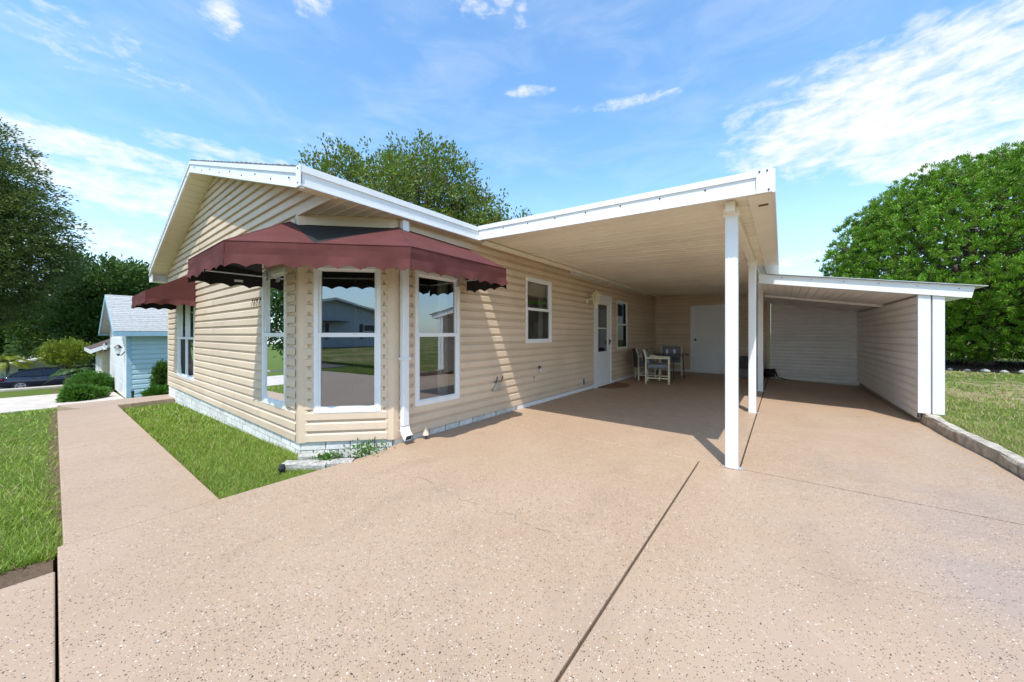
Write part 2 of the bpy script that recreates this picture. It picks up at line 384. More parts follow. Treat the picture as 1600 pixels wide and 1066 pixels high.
def build_terrain():
    xs = np.unique(np.concatenate([np.linspace(-400, -60, 18), np.linspace(-60, -14, 47), np.linspace(-14, 8, 89), [.07, .09, .39, .41, 4.92, 4.94, -7.31, -7.29], np.linspace(8, 40, 33), np.linspace(40, 400, 16)]))
    ys = np.unique(np.concatenate([np.linspace(-400, -40, 14), np.linspace(-40, -8, 33), np.linspace(-8, 14, 45), [-.51, -.49, 11.99, 12.01, -5.61, -5.59, -2.195, -2.205], np.linspace(14, 60, 24), np.linspace(60, 400, 14)]))
    X, Y = np.meshgrid(xs, ys); Z = ground_z(X, Y)
    nx, ny = len(xs), len(ys)
    v = np.stack([X.ravel(), Y.ravel(), Z.ravel()], 1)
    f = [(j * nx + i, j * nx + i + 1, (j + 1) * nx + i + 1, (j + 1) * nx + i) for j in range(ny - 1) for i in range(nx - 1)]
    me = bpy.data.meshes.new('ground'); me.from_pydata(v.tolist(), [], f); me.materials.append(M_LAWN); me.update()
    tag(link(bpy.data.objects.new('ground', me)), kind='structure')
build_terrain()

def floor_z(x, y):
    k = min(max((x - 2.99) / .5, 0), 1) * min(max((y - 3.0) / 6.8, 0), 1)
    return -.09 * k
def slab(parent, poly, top, name='slab', mat=None, thick=.10, grid=None):
    m = MB(); m.prism(poly, lambda x, y: top(x, y) - thick, top)
    o = m.build(name, mat or M_EPOXY, parent, bevel=.006); return o
def build_driveway():
    d = link(bpy.data.objects.new('driveway', None)); OFF[d] = Vector((0, 0, 0)); tag(d, kind='structure')
    z0 = lambda x, y: 0.0; zf = floor_z; g = .006
    slab(d, [(.10, -2.19), (2.68 - g, -2.19), (2.68 - g, 1.45), (.02, 1.45), (.02, .02), (.10, -.22), (.10, -1.47)], z0, thick=.2)
    slab(d, [(2.68 + g, -2.19), (4.83, -2.19), (4.83, 1.45 - .002), (2.68 + g, 1.45 - .002)], z0, thick=.2)
    slab(d, [(.02, 1.454), (2.99, 1.454), (2.99, 9.78), (.02, 9.78)], lambda x, y: .003, thick=.2)
    ys = [1.454, 3.0, 5.2, 7.5, 9.78]
    m = MB(); n = len(ys)      # golf-cart bay: falls gently to the back
    for k in range(n - 1):
        a, b = ys[k], ys[k + 1]; P = lambda x, y, t: (x, y, floor_z(x, y) - t)
        m.hexa([P(3.004, a, .2), P(4.83, a, .2), P(4.83, b, .2), P(3.004, b, .2), (3.004, a, floor_z(3.5, a) * .3 + .001), P(4.83, a, -.001), P(4.83, b, -.001), (3.004, b, floor_z(3.5, b) * .3 + .001)])
    m.build('slab', M_EPOXY, d)
    slab(d, [(.42, -5.5), (2.68 - g, -5.5), (2.68 - g, -2.198), (.42, -2.198)], z0, thick=.2)
    slab(d, [(2.68 + g, -5.5), (4.83, -5.5), (4.83, -2.193), (2.68 + g, -2.193)], lambda x, y: -.001, thick=.2)
    m = MB(); m.prism([(.3, -9.4), (3.2, -9.4), (3.6, -5.51), (.42, -5.51)], -.2, -.02); m.build('slab', M_EPOXY, d)
    w = link(bpy.data.objects.new('walkway', None)); OFF[w] = Vector((0, 0, 0)); tag(w, kind='structure')
    zw = lambda x, y: lerp_pts(x, [(-7.6, -.185), (-6.6, -.155), (.1, -.001)])
    for a, b in ((.092, -1.05), (-1.054, -1.95), (-1.953, -2.88), (-2.898, -6.65)):
        slab(w, [(b, -2.17), (a, -2.17), (a, -1.48), (b, -1.48)], zw, thick=.18)
    slab(w, [(-7.7, -2.17), (-6.66, -1.9), (-6.66, -1.3), (-6.95, .2), (-6.97, 4), (-7.75, 4), (-7.75, .2)], zw, thick=.16)
    # neighbour's drive, road and its kerbs
    nd = link(bpy.data.objects.new('neighbour_driveway', None)); OFF[nd] = Vector((0, 0, 0)); tag(nd, kind='structure')
    for x0, x1, ya, yb in ((-16.6, -13.75, -9, -.75), (-19.4, -16.62, -9, -.75), (-16.6, -13.75, -20, -9.03), (-19.4, -16.62, -20, -9.03)):
        slab(nd, [(x0, ya), (x1, ya), (x1, yb), (x0, yb)], lambda x, y: gz(x, y) + .04, mat=M_CONC)
    m = MB()
    for a, b in ((-43, -42), (-42, -37), (-37, -29)):
        m.quad((a, -60, gz(a, 0) + .015), (b, -60, gz(b, 0) + .015), (b, 90, gz(b, 0) + .015), (a, 90, gz(a, 0) + .015))
    tag(m.build('side_road', M_ASPH), kind='structure')
    m = MB().prism([(-160, -17.2), (160, -17.2), (160, -9.6), (-27, -9.6), (-28.9, -9.6), (-160, -9.6)], lambda x, y: gz(x, -30) - .2, lambda x, y: gz(min(x, 4.9), -30) + .02)
    m = MB(); xs = [-28.9, -19.5, -13.5, -9.6, -6.9, -.6, 4.9, 60]
    for a, b in zip(xs, xs[1:]):
        za = gz(min(a, 4.9), -30) + .02; zb = gz(min(b, 4.9), -30) + .02
        m.quad((a, -17.2, za), (b, -17.2, zb + (.06 if b > 5 else 0)), (b, -9.6, zb + (.06 if b > 5 else 0)), (a, -9.6, za))
    tag(m.build('street', M_ASPH), kind='structure')
    for x in (-28.6, -43.4):
        m = MB().prism([(x - .3, -9.4), (x + .3, -9.4), (x + .3, 60), (x - .3, 60)], gz(x, 0) - .2, gz(x, 0) + .12)
        tag(m.build('road_kerb', M_CONC), kind='structure')
build_driveway()

def build_kerb():
    m = thing('garden_kerb', (4.9, 3, 0), 'weathered low concrete kerb along the right edge of the driveway', 'kerb')
    path = [(4.85, 9.75), (4.85, 4.75), (4.86, 3.9), (4.90, 3.0), (4.93, 2.1), (4.86, 1.0), (4.78, -.5), (4.76, -2.2), (4.74, -5.5)]
    pts = []
    for (x0, y0), (x1, y1) in zip(path, path[1:]):
        L = math.hypot(x1 - x0, y1 - y0); k = max(1, int(L / .16))
        pts += [(x0 + (x1 - x0) * i / k, y0 + (y1 - y0) * i / k) for i in range(k)]
    pts.append(path[-1]); rnd = random.Random(3); seg = []
    def emit(ps):
        b = MB(); ring = []
        for x, y in ps:
            j = lambda a: rnd.uniform(-a, a) * 1.2
            ring.append([(x - .06 + j(.004), y, -.13), (x - .055 + j(.007), y, .09 + j(.008)), (x - .045 + j(.005), y, .112 + j(.005)), (x + .055 + j(.008), y, .110 + j(.005)), (x + .075, y, .085), (x + .075, y, -.13)])
        i0 = len(b.v)
        for r in ring: b.v += r
        n = 6
        for k in range(len(ring) - 1):
            for q in range(n): a = i0 + k * n + q; c = i0 + k * n + (q + 1) % n; b.f.append((a, a + n, c + n, c))
        b.f.append(tuple(i0 + q for q in range(n))); b.f.append(tuple(i0 + (len(ring) - 1) * n + q for q in reversed(range(n))))
        b.build('kerb_segment', M_KERB, m)
    step = 26
    for k in range(0, len(pts) - 1, step):
        ps = pts[k:k + step + 1]
        if k + step < len(pts) - 1: ps = ps[:-1] + [(ps[-1][0], ps[-1][1] + .012)]
        if len(ps) > 1: emit(ps)
build_kerb()

# ------------------------------------------------------------------ siding walls
PITCH = .1115
PROF = [(0, .029), (.068, .027), (.081, .012), (.094, .003), (1, .002)]
def prof_off(r, pitch):
    pts = [(a * pitch / .1115 if a < 1 else pitch, b) for a, b in PROF]
    return float(np.interp(r, [p[0] for p in pts], [p[1] for p in pts]))
class Wall:
    def __init__(s, O, t, o): s.O = Vector((O[0], O[1], 0)); s.t = Vector((t[0], t[1], 0)).normalized(); s.o = Vector((o[0], o[1], 0)).normalized()
    def p(s, a, z, off=0): q = s.O + s.t * a + s.o * off; return (q.x, q.y, z)
    def box(s, m, a0, a1, z0, z1, o0, o1):
        P = s.p
        return m.hexa([P(a0, z0, o1), P(a1, z0, o1), P(a1, z0, o0), P(a0, z0, o0), P(a0, z1, o1), P(a1, z1, o1), P(a1, z1, o0), P(a0, z1, o0)])
def segs_at(zmid, rng, openings):
    segs = [rng]
    for a, b, c, d in openings:
        if c <= zmid <= d:
            out = []
            for s0, s1 in segs:
                if b <= s0 or a >= s1: out.append((s0, s1)); continue
                if a > s0: out.append((s0, a))
                if b < s1: out.append((b, s1))
            segs = out
    return segs
def siding_wall(parent, w, rng, z0, z1, openings=(), pitch=PITCH, mat=None, core_mat=None, name='siding_plank', core=True, thick=.09, lap=None):
    """rng: function z -> (s0, s1). Every course is a plank of its own; a core sheet stands behind."""
    mat = mat or M_SIDING
    zs = sorted(set([z0, z1] + [z for o in openings for z in o[2:4] if z0 < z < z1]))
    holder = parent
    if core:
        m = MB()
        zz = []
        for a, b in zip(zs, zs[1:]):
            k = max(1, int((b - a) / .4)); zz += [a + (b - a) * i / k for i in range(k)]
        zz.append(zs[-1])
        for a, b in zip(zz, zz[1:]):
            r0, r1 = rng(a), rng(b)
            for s0, s1 in segs_at((a + b) / 2, r0, openings):
                t0 = r1[0] if s0 == r0[0] else s0; t1 = r1[1] if s1 == r0[1] else s1
                for of in (-.003, -thick): m.quad(w.p(s0, a, of), w.p(s1, a, of), w.p(t1, b, of), w.p(t0, b, of))
        for a0, a1, c0, c1 in openings:
            for q in ((a0, c0, a0, c1), (a1, c0, a1, c1), (a0, c0, a1, c0), (a0, c1, a1, c1)):
                m.quad(w.p(q[0], q[1], -.003), w.p(q[2], q[3], -.003), w.p(q[2], q[3], -thick), w.p(q[0], q[1], -thick))
        holder = m.build('wall', core_mat or M_INT, parent)
    n = int(math.ceil((z1 - z0) / pitch - .05)); lap = (pitch == PITCH) if lap is None else lap; lr = random.Random(int(1000 * z1) + int(abs(w.O.x) * 77))
    def lapped(segs, cut):
        out = []
        for a_, b_ in segs: out += [(a_, cut, 0), (cut, b_, .0025)] if a_ + .4 < cut < b_ - .4 else [(a_, b_, 0)]
        return out
    for i in range(n):
        cut = lr.uniform(.15, .85) * (rng(z0 + i * pitch)[1] - rng(z0 + i * pitch)[0]) + rng(z0 + i * pitch)[0] if lap and rng(z0 + i * pitch)[1] - rng(z0 + i * pitch)[0] > 2.5 else -99
        zb = z0 + i * pitch; zt = min(zb + pitch, z1)
        br = sorted(set([zb, zt] + [zb + a * pitch / .1115 for a, _ in PROF if a < 1 and zb + a * pitch / .1115 < zt] + [z for o in openings for z in o[2:4] if zb < z < zt]))
        pieces = []      # [mesh, segments of the last band]: connected runs stay one plank, cut ones are separate
        for k, (a, b) in enumerate(zip(br, br[1:])):
            r0, r1 = rng(a), rng(b)
            if r0[1] - r0[0] < .02: continue
            oa, ob = prof_off(a - zb, pitch), prof_off(b - zb, pitch); cur = []
            for s0, s1, ex in lapped(segs_at((a + b) / 2, r0, openings), cut):
                t0 = r1[0] if s0 == r0[0] else s0; t1 = r1[1] if s1 == r0[1] else s1
                hit = [p for p in pieces if any(q1 > s0 + .001 and q0 < s1 - .001 for q0, q1 in p[1])]
                if hit:
                    p = hit[0]
                    for o in hit[1:]:
                        n0 = len(p[0].v); p[0].v += o[0].v; p[0].f += [tuple(i_ + n0 for i_ in f_) for f_ in o[0].f]; p[1] += o[1]; pieces.remove(o)
                else: p = [MB(), []]; pieces.append(p)
                m = p[0]; cur.append((p, (s0, s1)))
                m.quad(w.p(s0 - ex * 8, a, oa + ex), w.p(s1, a, oa + ex), w.p(t1, b, ob + ex), w.p(t0 - ex * 8, b, ob + ex))
                if k == 0: m.quad(w.p(s0, a, oa + ex), w.p(s0, a + .002, .0), w.p(s1, a + .002, .0), w.p(s1, a, oa + ex))
            for p in pieces: p[1] = [c[1] for c in cur if c[0] is p] or p[1]
        for m, _ in pieces:
            if m.f: m.build(name, mat, holder)
    return holder
def window(parent, w, s0, s1, z0, z1, mid=None, mull=0, fw=.045, name='window', frame=None, casing=True, screen=False, glass=None):
    frame = frame or M_WHITE
    m = MB(); B = w.box
    B(m, s0, s0 + fw, z0, z1, -.03, .028); B(m, s1 - fw, s1, z0, z1, -.03, .028)
    B(m, s0 + fw, s1 - fw, z1 - fw, z1, -.03, .027); B(m, s0 + fw, s1 - fw, z0, z0 + fw * 1.2, -.03, .031)
    fr = m.build(name, frame, parent, bevel=.004)
    if casing:
        m = MB(); c = .022
        B(m, s0 - c, s0 - .001, z0 - c, z1 + c, -.01, .020); B(m, s1 + .001, s1 + c, z0 - c, z1 + c, -.01, .020)
        B(m, s0 - .001, s1 + .001, z1 + .001, z1 + c, -.01, .020); B(m, s0 - .001, s1 + .001, z0 - c, z0 - .001, -.01, .020)
        m.build('casing', M_TRIM, fr)
    n = mull + 1; ww = (s1 - s0 - 2 * fw) / n
    zs = [(z0 + fw, z1 - fw)] if mid is None else [(z0 + fw, mid), (mid, z1 - fw)]
    for k in range(n):
        a, b = s0 + fw + k * ww, s0 + fw + (k + 1) * ww
        if k: B(MBX := MB(), a - .02, a + .02, z0 + fw, z1 - fw, -.025, .023); MBX.build('mullion', frame, fr)
        for q, (c, d) in enumerate(zs):
            lower = (q == 0 and len(zs) == 2); off = .006 if lower else -.010
            m = MB(); e = .022
            for bx in ((a, a + e, c, d), (b - e, b, c, d), (a + e, b - e, d - e, d), (a + e, b - e, c, c + e)): B(m, *bx, off - .012, off + .014)
            m.build('sash', frame, fr)
            m = MB(); m.quad(w.p(a + e, c + e, off), w.p(b - e, c + e, off), w.p(b - e, d - e, off), w.p(a + e, d - e, off)); m.build('pane', glass or M_GLASS, fr)
            if screen: MB().quad(w.p(a + e, c + e, off + .012), w.p(b - e, c + e, off + .012), w.p(b - e, d - e, off + .012), w.p(a + e, d - e, off + .012)).build('insect_screen', M_SCREEN, fr)
    if mid is not None: B(m2 := MB(), s0 + fw, s1 - fw, mid - .022, mid + .022, -.025, .024); m2.build('meeting_rail', frame, fr)
    return fr

# ------------------------------------------------------------------ the house
A = (-.642, -.657); HB = 9.8; WL = -7.45; RID = -3.8
SB = .07; ST = 2.412
def roof_top(x): return 3.80 - .314 * abs(x - RID)
def roof_bot(x): return 3.665 - .314 * abs(x - RID)
house = thing('manufactured_house', (-3.4, 4, 0), 'tan vinyl sided house with cut corner, white fascia and maroon awnings', 'house')
W_LONG = Wall((0, 0), (0, 1), (1, 0)); W_CUT = Wall(A, (-A[0], -A[1]), (.7071, -.7071)); CUTL = math.hypot(*A)
W_GAB = Wall((0, A[1]), (-1, 0), (0, -1))      # s = -x
W_BACK = Wall((0, HB), (1, 0), (0, -1))
O_LONG = [(.265, .955, .36, 1.90), (2.42, 3.22, 1.03, 2.11), (5.0, 6.02, .02, 2.075), (6.36, 7.10, .79, 2.03)]
O_CUT = [(.135, .80, .36, 1.90)]
O_GAB = [(.955, 1.665, .36, 1.90), (5.02, 6.42, .33, 1.88)]
O_BACK = [(1.05, 2.02, .02, 2.05)]
siding_wall(house, W_LONG, lambda z: (.05, HB - .03), SB, ST, O_LONG)
siding_wall(house, W_CUT, lambda z: (.055, CUTL - .055), SB, ST - .0, O_CUT)
siding_wall(house, W_GAB, lambda z: (-A[0] + .055, -WL - .045), SB, ST, O_GAB)
def gable_rng(z):
    if z <= roof_bot(0): return (.0 + .02, -WL)
    h = (3.665 - z) / .314; return (-RID - h, -RID + h)
siding_wall(house, W_GAB, gable_rng, ST + .002, 3.65)
siding_wall(house, W_BACK, lambda z: (.03, 3.02), SB, 2.39, O_BACK)
siding_wall(house, Wall((WL, 0), (0, 1), (-1, 0)), lambda z: (A[1] + .05, HB), SB, ST, pitch=.223)
# corner posts
def corner_post(x, y, z0=SB - .01, z1=ST, w=.1, d1=None, d2=None):
    m = MB(); p = Vector((x, y, 0))
    e1 = Vector((*d1, 0)).normalized() * w; e2 = Vector((*d2, 0)).normalized() * w
    bis = -(e1 + e2).normalized() if (e1 + e2).length > .01 else Vector((0, 0, 0))
    q = p + bis * .028; pl = [(p + e1 + bis * .022), q, (p + e2 + bis * .022), p + e2 * .95, p, p + e1 * .95]
    m.prism([(v.x, v.y) for v in pl], z0, z1); return m.build('corner_post', M_TRIM, house)
corner_post(*A, d1=(-1, 0), d2=(-A[0], -A[1]), w=.085)
corner_post(0, 0, d1=(A[0], A[1]), d2=(0, 1), w=.085)
corner_post(WL, A[1], d1=(1, 0), d2=(0, 1), w=.07)
MB().box(.001, .035, HB - .06, HB - .001, SB, 2.38).build('corner_post', M_TRIM, house)
MB().box(2.96, 3.045, HB - .05, HB + .06, -.05, 2.2).build('corner_post', M_TRIM, house)
# frieze over the cut corner
m = MB(); W_CUT.box(m, .08, CUTL - .06, ST - .075, ST - .004, .001, .026); m.build('frieze_board', M_TRIM, house)
# windows
win_cut = window(house, W_CUT, *O_CUT[0], mid=1.17, mull=0)
win_r = window(house, W_LONG, *O_LONG[0], mid=1.17)
win_2 = window(house, W_LONG, *O_LONG[1], mid=1.59, screen=False)
win_3 = window(house, W_LONG, *O_LONG[3], mid=1.42, fw=.04, screen=True)
win_c = window(house, W_GAB, *O_GAB[0], mid=1.17)
win_l = window(house, W_GAB, *O_GAB[1], mid=1.10, mull=1)
def lift_blind(w, s0, s1, z1, drop, par):
    m = MB()
    for k in range(int(drop / .03)): w.box(m, s0 + .05, s1 - .05, z1 - .05 - k * .03 - .026, z1 - .05 - k * .03, -.10, -.085)
    m.build('blind', M_BLIND, par)
lift_blind(W_LONG, *O_LONG[1][:2], 2.09, .22, win_2)
lift_blind(W_LONG, *O_LONG[3][:2], 2.0, .30, win_3)
def curtain(w, s0, s1, z0, z1, par):
    m = MB(); n = 24
    for k in range(n):
        a = s0 + (s1 - s0) * k / n; b = s0 + (s1 - s0) * (k + 1) / n
        f = lambda q: -.16 + .02 * math.sin(q * 60)
        m.quad(w.p(a, z0, f(a)), w.p(b, z0, f(b)), w.p(b, z1, f(b)), w.p(a, z1, f(a)))
    m.build('curtain', M_CURTAIN, par, smooth=True)
curtain(W_LONG, .74, .93, .2, 2.0, win_r); curtain(W_LONG, 3.05, 3.2, .9, 2.1, win_2)
# rooms behind the glass
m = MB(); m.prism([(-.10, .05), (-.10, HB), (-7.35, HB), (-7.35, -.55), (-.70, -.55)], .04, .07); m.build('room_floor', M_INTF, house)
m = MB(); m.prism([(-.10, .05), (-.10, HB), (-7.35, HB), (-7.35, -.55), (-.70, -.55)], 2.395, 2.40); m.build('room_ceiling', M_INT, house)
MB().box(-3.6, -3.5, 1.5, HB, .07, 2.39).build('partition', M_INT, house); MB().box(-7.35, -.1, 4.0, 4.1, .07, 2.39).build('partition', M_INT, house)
# brick skirting
def skirting():
    m = MB(); z0 = -.55
    for w, a, b in ((W_GAB, -A[0], -WL), (W_CUT, 0, CUTL), (W_LONG, 0, HB)): w.box(m, a, b, z0, SB - .004, -.06, -.012)
    sk = m.build('skirting', M_MORTAR, house)
    base = None
    def brick(w, s, L, z, h, jit):
        nonlocal base
        if base is None or abs(L - .232) > .001 or abs(h - .082) > .001:
            b = MB(); j = .003; b.hexa([(0, 0, 0), (L, 0, 0), (L, .03, 0), (0, .03, 0), (j, j, h), (L - j, j, h), (L - j, .03, h), (j, .03, h)])
            o = b.build('brick', M_BRICK, None); o.parent = sk
            if abs(L - .232) <= .001 and abs(h - .082) <= .001: base = o.data
        else: o = link(bpy.data.objects.new('brick', base), sk)
        p = w.p(s, z, .008 + jit); o.location = Vector(p) - OFF[sk]; OFF[o] = OFF[sk]
        o.rotation_euler = (0, 0, math.atan2(w.t.y, w.t.x))
    rnd = random.Random(5)
    for w, a, b, rows in ((W_GAB, -A[0] - .005, -WL - .01, 4), (W_CUT, .01, CUTL - .01, 2), (W_LONG, .01, HB - .02, 1)):
        for r in range(rows):
            z = SB - .088 - r * .09 if w is not W_LONG else -.022
            s = a + (0 if r % 2 == 0 else -.12); h = .082
            while s < b - .03:
                e = min(s + .232, b); st = max(s, a)
                zt = z
                if w is not W_GAB or zt + h > gz(-st, -1) - .05:
                    if e - st > .05:
                        if w is W_GAB: brick_flip(brick, w, st, e, zt, h, rnd.uniform(-.002, .003))
                        else: brick(w, st, e - st, zt, h, rnd.uniform(-.002, .003))
                s += .241
def brick_flip(brick, w, s0, s1, z, h, j):      # gable frame runs right to left: start at the other end so the face looks out
    wf = Wall((0, A[1]), (1, 0), (0, -1)); brick(wf, -s1, s1 - s0, z, h, j)
skirting()
# roof
def build_roof():
    y0, y1 = -.93, HB + .3; xr, xl = .12, -7.57
    m = MB()
    for xe in (xr, xl):
        P = lambda x, y, t: (x, y, (roof_top(x) if t else roof_top(x) - .07))
        a, b = (RID, xe) if xe > RID else (xe, RID)
        m.hexa([P(a, y0 - .015, 0), P(b, y0 - .015, 0), P(b, y1, 0), P(a, y1, 0), P(a, y0 - .015, 1), P(b, y0 - .015, 1), P(b, y1, 1), P(a, y1, 1)])
    rf = m.build('roof', M_ROOF, house)
    # lifted shingle ends along both rakes
    rnd = random.Random(2)
    for sgn in (1, -1):
        n = 26
        for k in range(n):
            d0 = 3.91 * k / n; d1 = 3.91 * (k + 1) / n; x0 = RID + sgn * d0; x1 = RID + sgn * d1
            u = .012 + rnd.uniform(0, .008); mm = MB()
            P = lambda x, y, h: (x, y, roof_top(x) + h)
            xa, xb = min(x0, x1), max(x0, x1); ha, hb = (.002, u) if sgn > 0 else (u, .002)
            mm.hexa([P(xa, y0 - .03, -.004), P(xb, y0 - .03, -.004), P(xb, 3.0, -.004), P(xa, 3.0, -.004), P(xa, y0 - .03, ha), P(xb, y0 - .03, hb), P(xb, 3.0, hb), P(xa, 3.0, ha)])
            mm.build('shingle_course', M_ROOF, rf)
    # white rake fascia
    for xe in (xr + .012, xl - .012):
        m = MB(); a, b = (RID, xe) if xe > RID else (xe, RID)
        for y, zt, zb, th in ((y0 - .02, -.006, -.175, .02), (y0 - .032, -.006, -.055, .012), (y0 - .030, -.150, -.178, .010)):
            T = lambda x, q: roof_top(x) + q
            m.hexa([(a, y, T(a, zb)), (b, y, T(b, zb)), (b, y + th, T(b, zb)), (a, y + th, T(a, zb)), (a, y, T(a, zt)), (b, y, T(b, zt)), (b, y + th, T(b, zt)), (a, y + th, T(a, zt))])
        rk = m.build('rake_fascia', M_WHITE, house)
        for k in range(9):
            x = RID + (xe - RID) * (k + .6) / 9.2
            sc = MB(); sc.tube([(x, y0 - .027, roof_top(x) - .10 - .03 * (k % 2)), (x, y0 - .021, roof_top(x) - .10 - .03 * (k % 2))], .008, 8); sc.build('screw', M_DARK, rk)
    # sloping soffit boards under the rakes
    for sgn in (1, -1):
        n = 24
        for k in range(n):
            d0 = 3.91 * k / n + .004; d1 = 3.91 * (k + 1) / n - .004; x0 = RID + sgn * d0; x1 = RID + sgn * d1
            xa, xb = min(x0, x1), max(x0, x1); mm = MB(); P = lambda x, y, h: (x, y, roof_bot(x) + h)
            mm.hexa([P(xa, y0, -.012), P(xb, y0, -.012), P(xb, A[1] + .03, -.012), P(xa, A[1] + .03, -.012), P(xa, y0, .0), P(xb, y0, .0), P(xb, A[1] + .03, 0), P(xa, A[1] + .03, 0)])
            mm.build('soffit_board', M_SOFFIT, house)
        xa, xb = (RID, RID + 3.91) if sgn > 0 else (RID - 3.91, RID); mm = MB(); P = lambda x, y, h: (x, y, roof_bot(x) + h)
        mm.quad(P(xa, y0, .006), P(xb, y0, .006), P(xb, A[1] + .2, .006), P(xa, A[1] + .2, .006)); mm.build('soffit_backing', M_SOFFIT, house)
    # eave fascia with gutter face, along the long wall and on the far side
    m = MB(); m.box(xr, xr + .018, y0 - .02, HB, 2.405, 2.572).box(xr + .018, xr + .03, y0 - .034, 1.165, 2.52, 2.576).box(xr + .018, xr + .026, y0 - .03, 1.165, 2.405, 2.422)
    ef = m.build('eave_fascia', M_WHITE, house)
    MB().box(xr - .04, xr + .034, y0 - .046, y0 - .0335, 2.40, 2.577).build('corner_cap', M_WHITE, ef)
    for z in (2.43, 2.55): MB().tube([(xr + .0, y0 - .050, z), (xr + .0, y0 - .046, z)], .007, 8).build('screw', M_DARK, ef)
    m = MB(); m.box(xl - .018, xl, y0 - .02, HB, 2.30, 2.572); m.build('eave_fascia', M_WHITE, house)
    m = MB(); m.box(xl, WL + .02, y0 + .001, HB, 2.305, 2.318); m.build('eave_soffit', M_SOFFIT, house)
    m = MB(); m.box(xl, WL + .05, y0 - .001, y0 + .017, 2.30, 2.47); m.build('eave_return', M_WHITE, house)
    # level soffit over the cut corner and the eave: boards with raised joints
    b = MB(); b.prism([(xr, y0 + .0), (xr, HB), (0, HB), (0, 0), A, (0.0, A[1]), (0.0, y0)], ST + .001, ST + .006); b.build('eave_soffit', M_SOFFIT, house)
    m = MB(); m.prism([(-.02, A[1] - .02), (0, 0), (A[0], A[1] - .02)], ST - .001, ST + .004); m.build('soffit_panel', M_SOFFIT, house)
    for k in range(5):
        y = A[1] + .10 + k * .115; m = MB(); m.box(max(y, A[0]), xr, y - .008, y + .008, ST - .010, ST + .0005); m.build('soffit_joint', M_SOFFIT, house)
    MB().box(A[0] - .02, xr, A[1] - .03, A[1] + .005, ST - .02, ST + .012).build('soffit_trim', M_TRIM, house)
build_roof()
# downspout by the cut corner
def downspout():
    d = MB(); x, y = .065, .10
    d.box(x - .03, x + .03, y - .04, y + .04, .19, 2.40)
    d.hexa([(x - .03, y - .04, .19), (x - .03, y + .04, .19), (x + .03, y + .04, .19), (x + .03, y - .04, .19)][::-1] + [(x - .03, y - .04, .19), (x - .03, y + .04, .19), (x + .03, y + .04, .19), (x + .03, y - .04, .19)][::-1]) if False else None
    o = d.build('downspout', M_WHITE, house, bevel=.008)
    e = MB(); prev = None; ring = []
    for k in range(7):
        a = R(65) * k / 6; rad = .13
        cx, cz = x + rad * (1 - math.cos(a)), .19 - rad * math.sin(a)
        ux, uz = math.cos(a), math.sin(a) * 1.0     # across direction
        nx, nz = math.cos(a), -math.sin(a) * -1
        ex, ez = math.cos(a) * .031, math.sin(a) * .031
        ring.append([(cx - ex, y - .041, cz - ez * -1 if False else cz - ez * 1), (cx - ex, y + .041, cz - ez), (cx + ex, y + .041, cz + ez), (cx + ex, y - .041, cz + ez)])
    i0 = 0
    for r in ring: e.v += r
    for k in range(len(ring) - 1):
        for q in range(4): a = k * 4 + q; c = k * 4 + (q + 1) % 4; e.f.append((a, a + 4, c + 4, c))
    e.build('elbow', M_WHITE, o)
    for z in (.9, 2.1): MB().box(x - .034, x + .034, y - .055, y + .055, z, z + .03).build('strap', M_WHITE, o)
    s = .022; l = ring[-1]; c = sum((Vector(q) for q in l), Vector()) / 4
    MB().quad(*[Vector(q) * .86 + c * .14 + Vector((-.004, 0, .004)) for q in l]).build('outlet', M_DARK, o)
downspout()
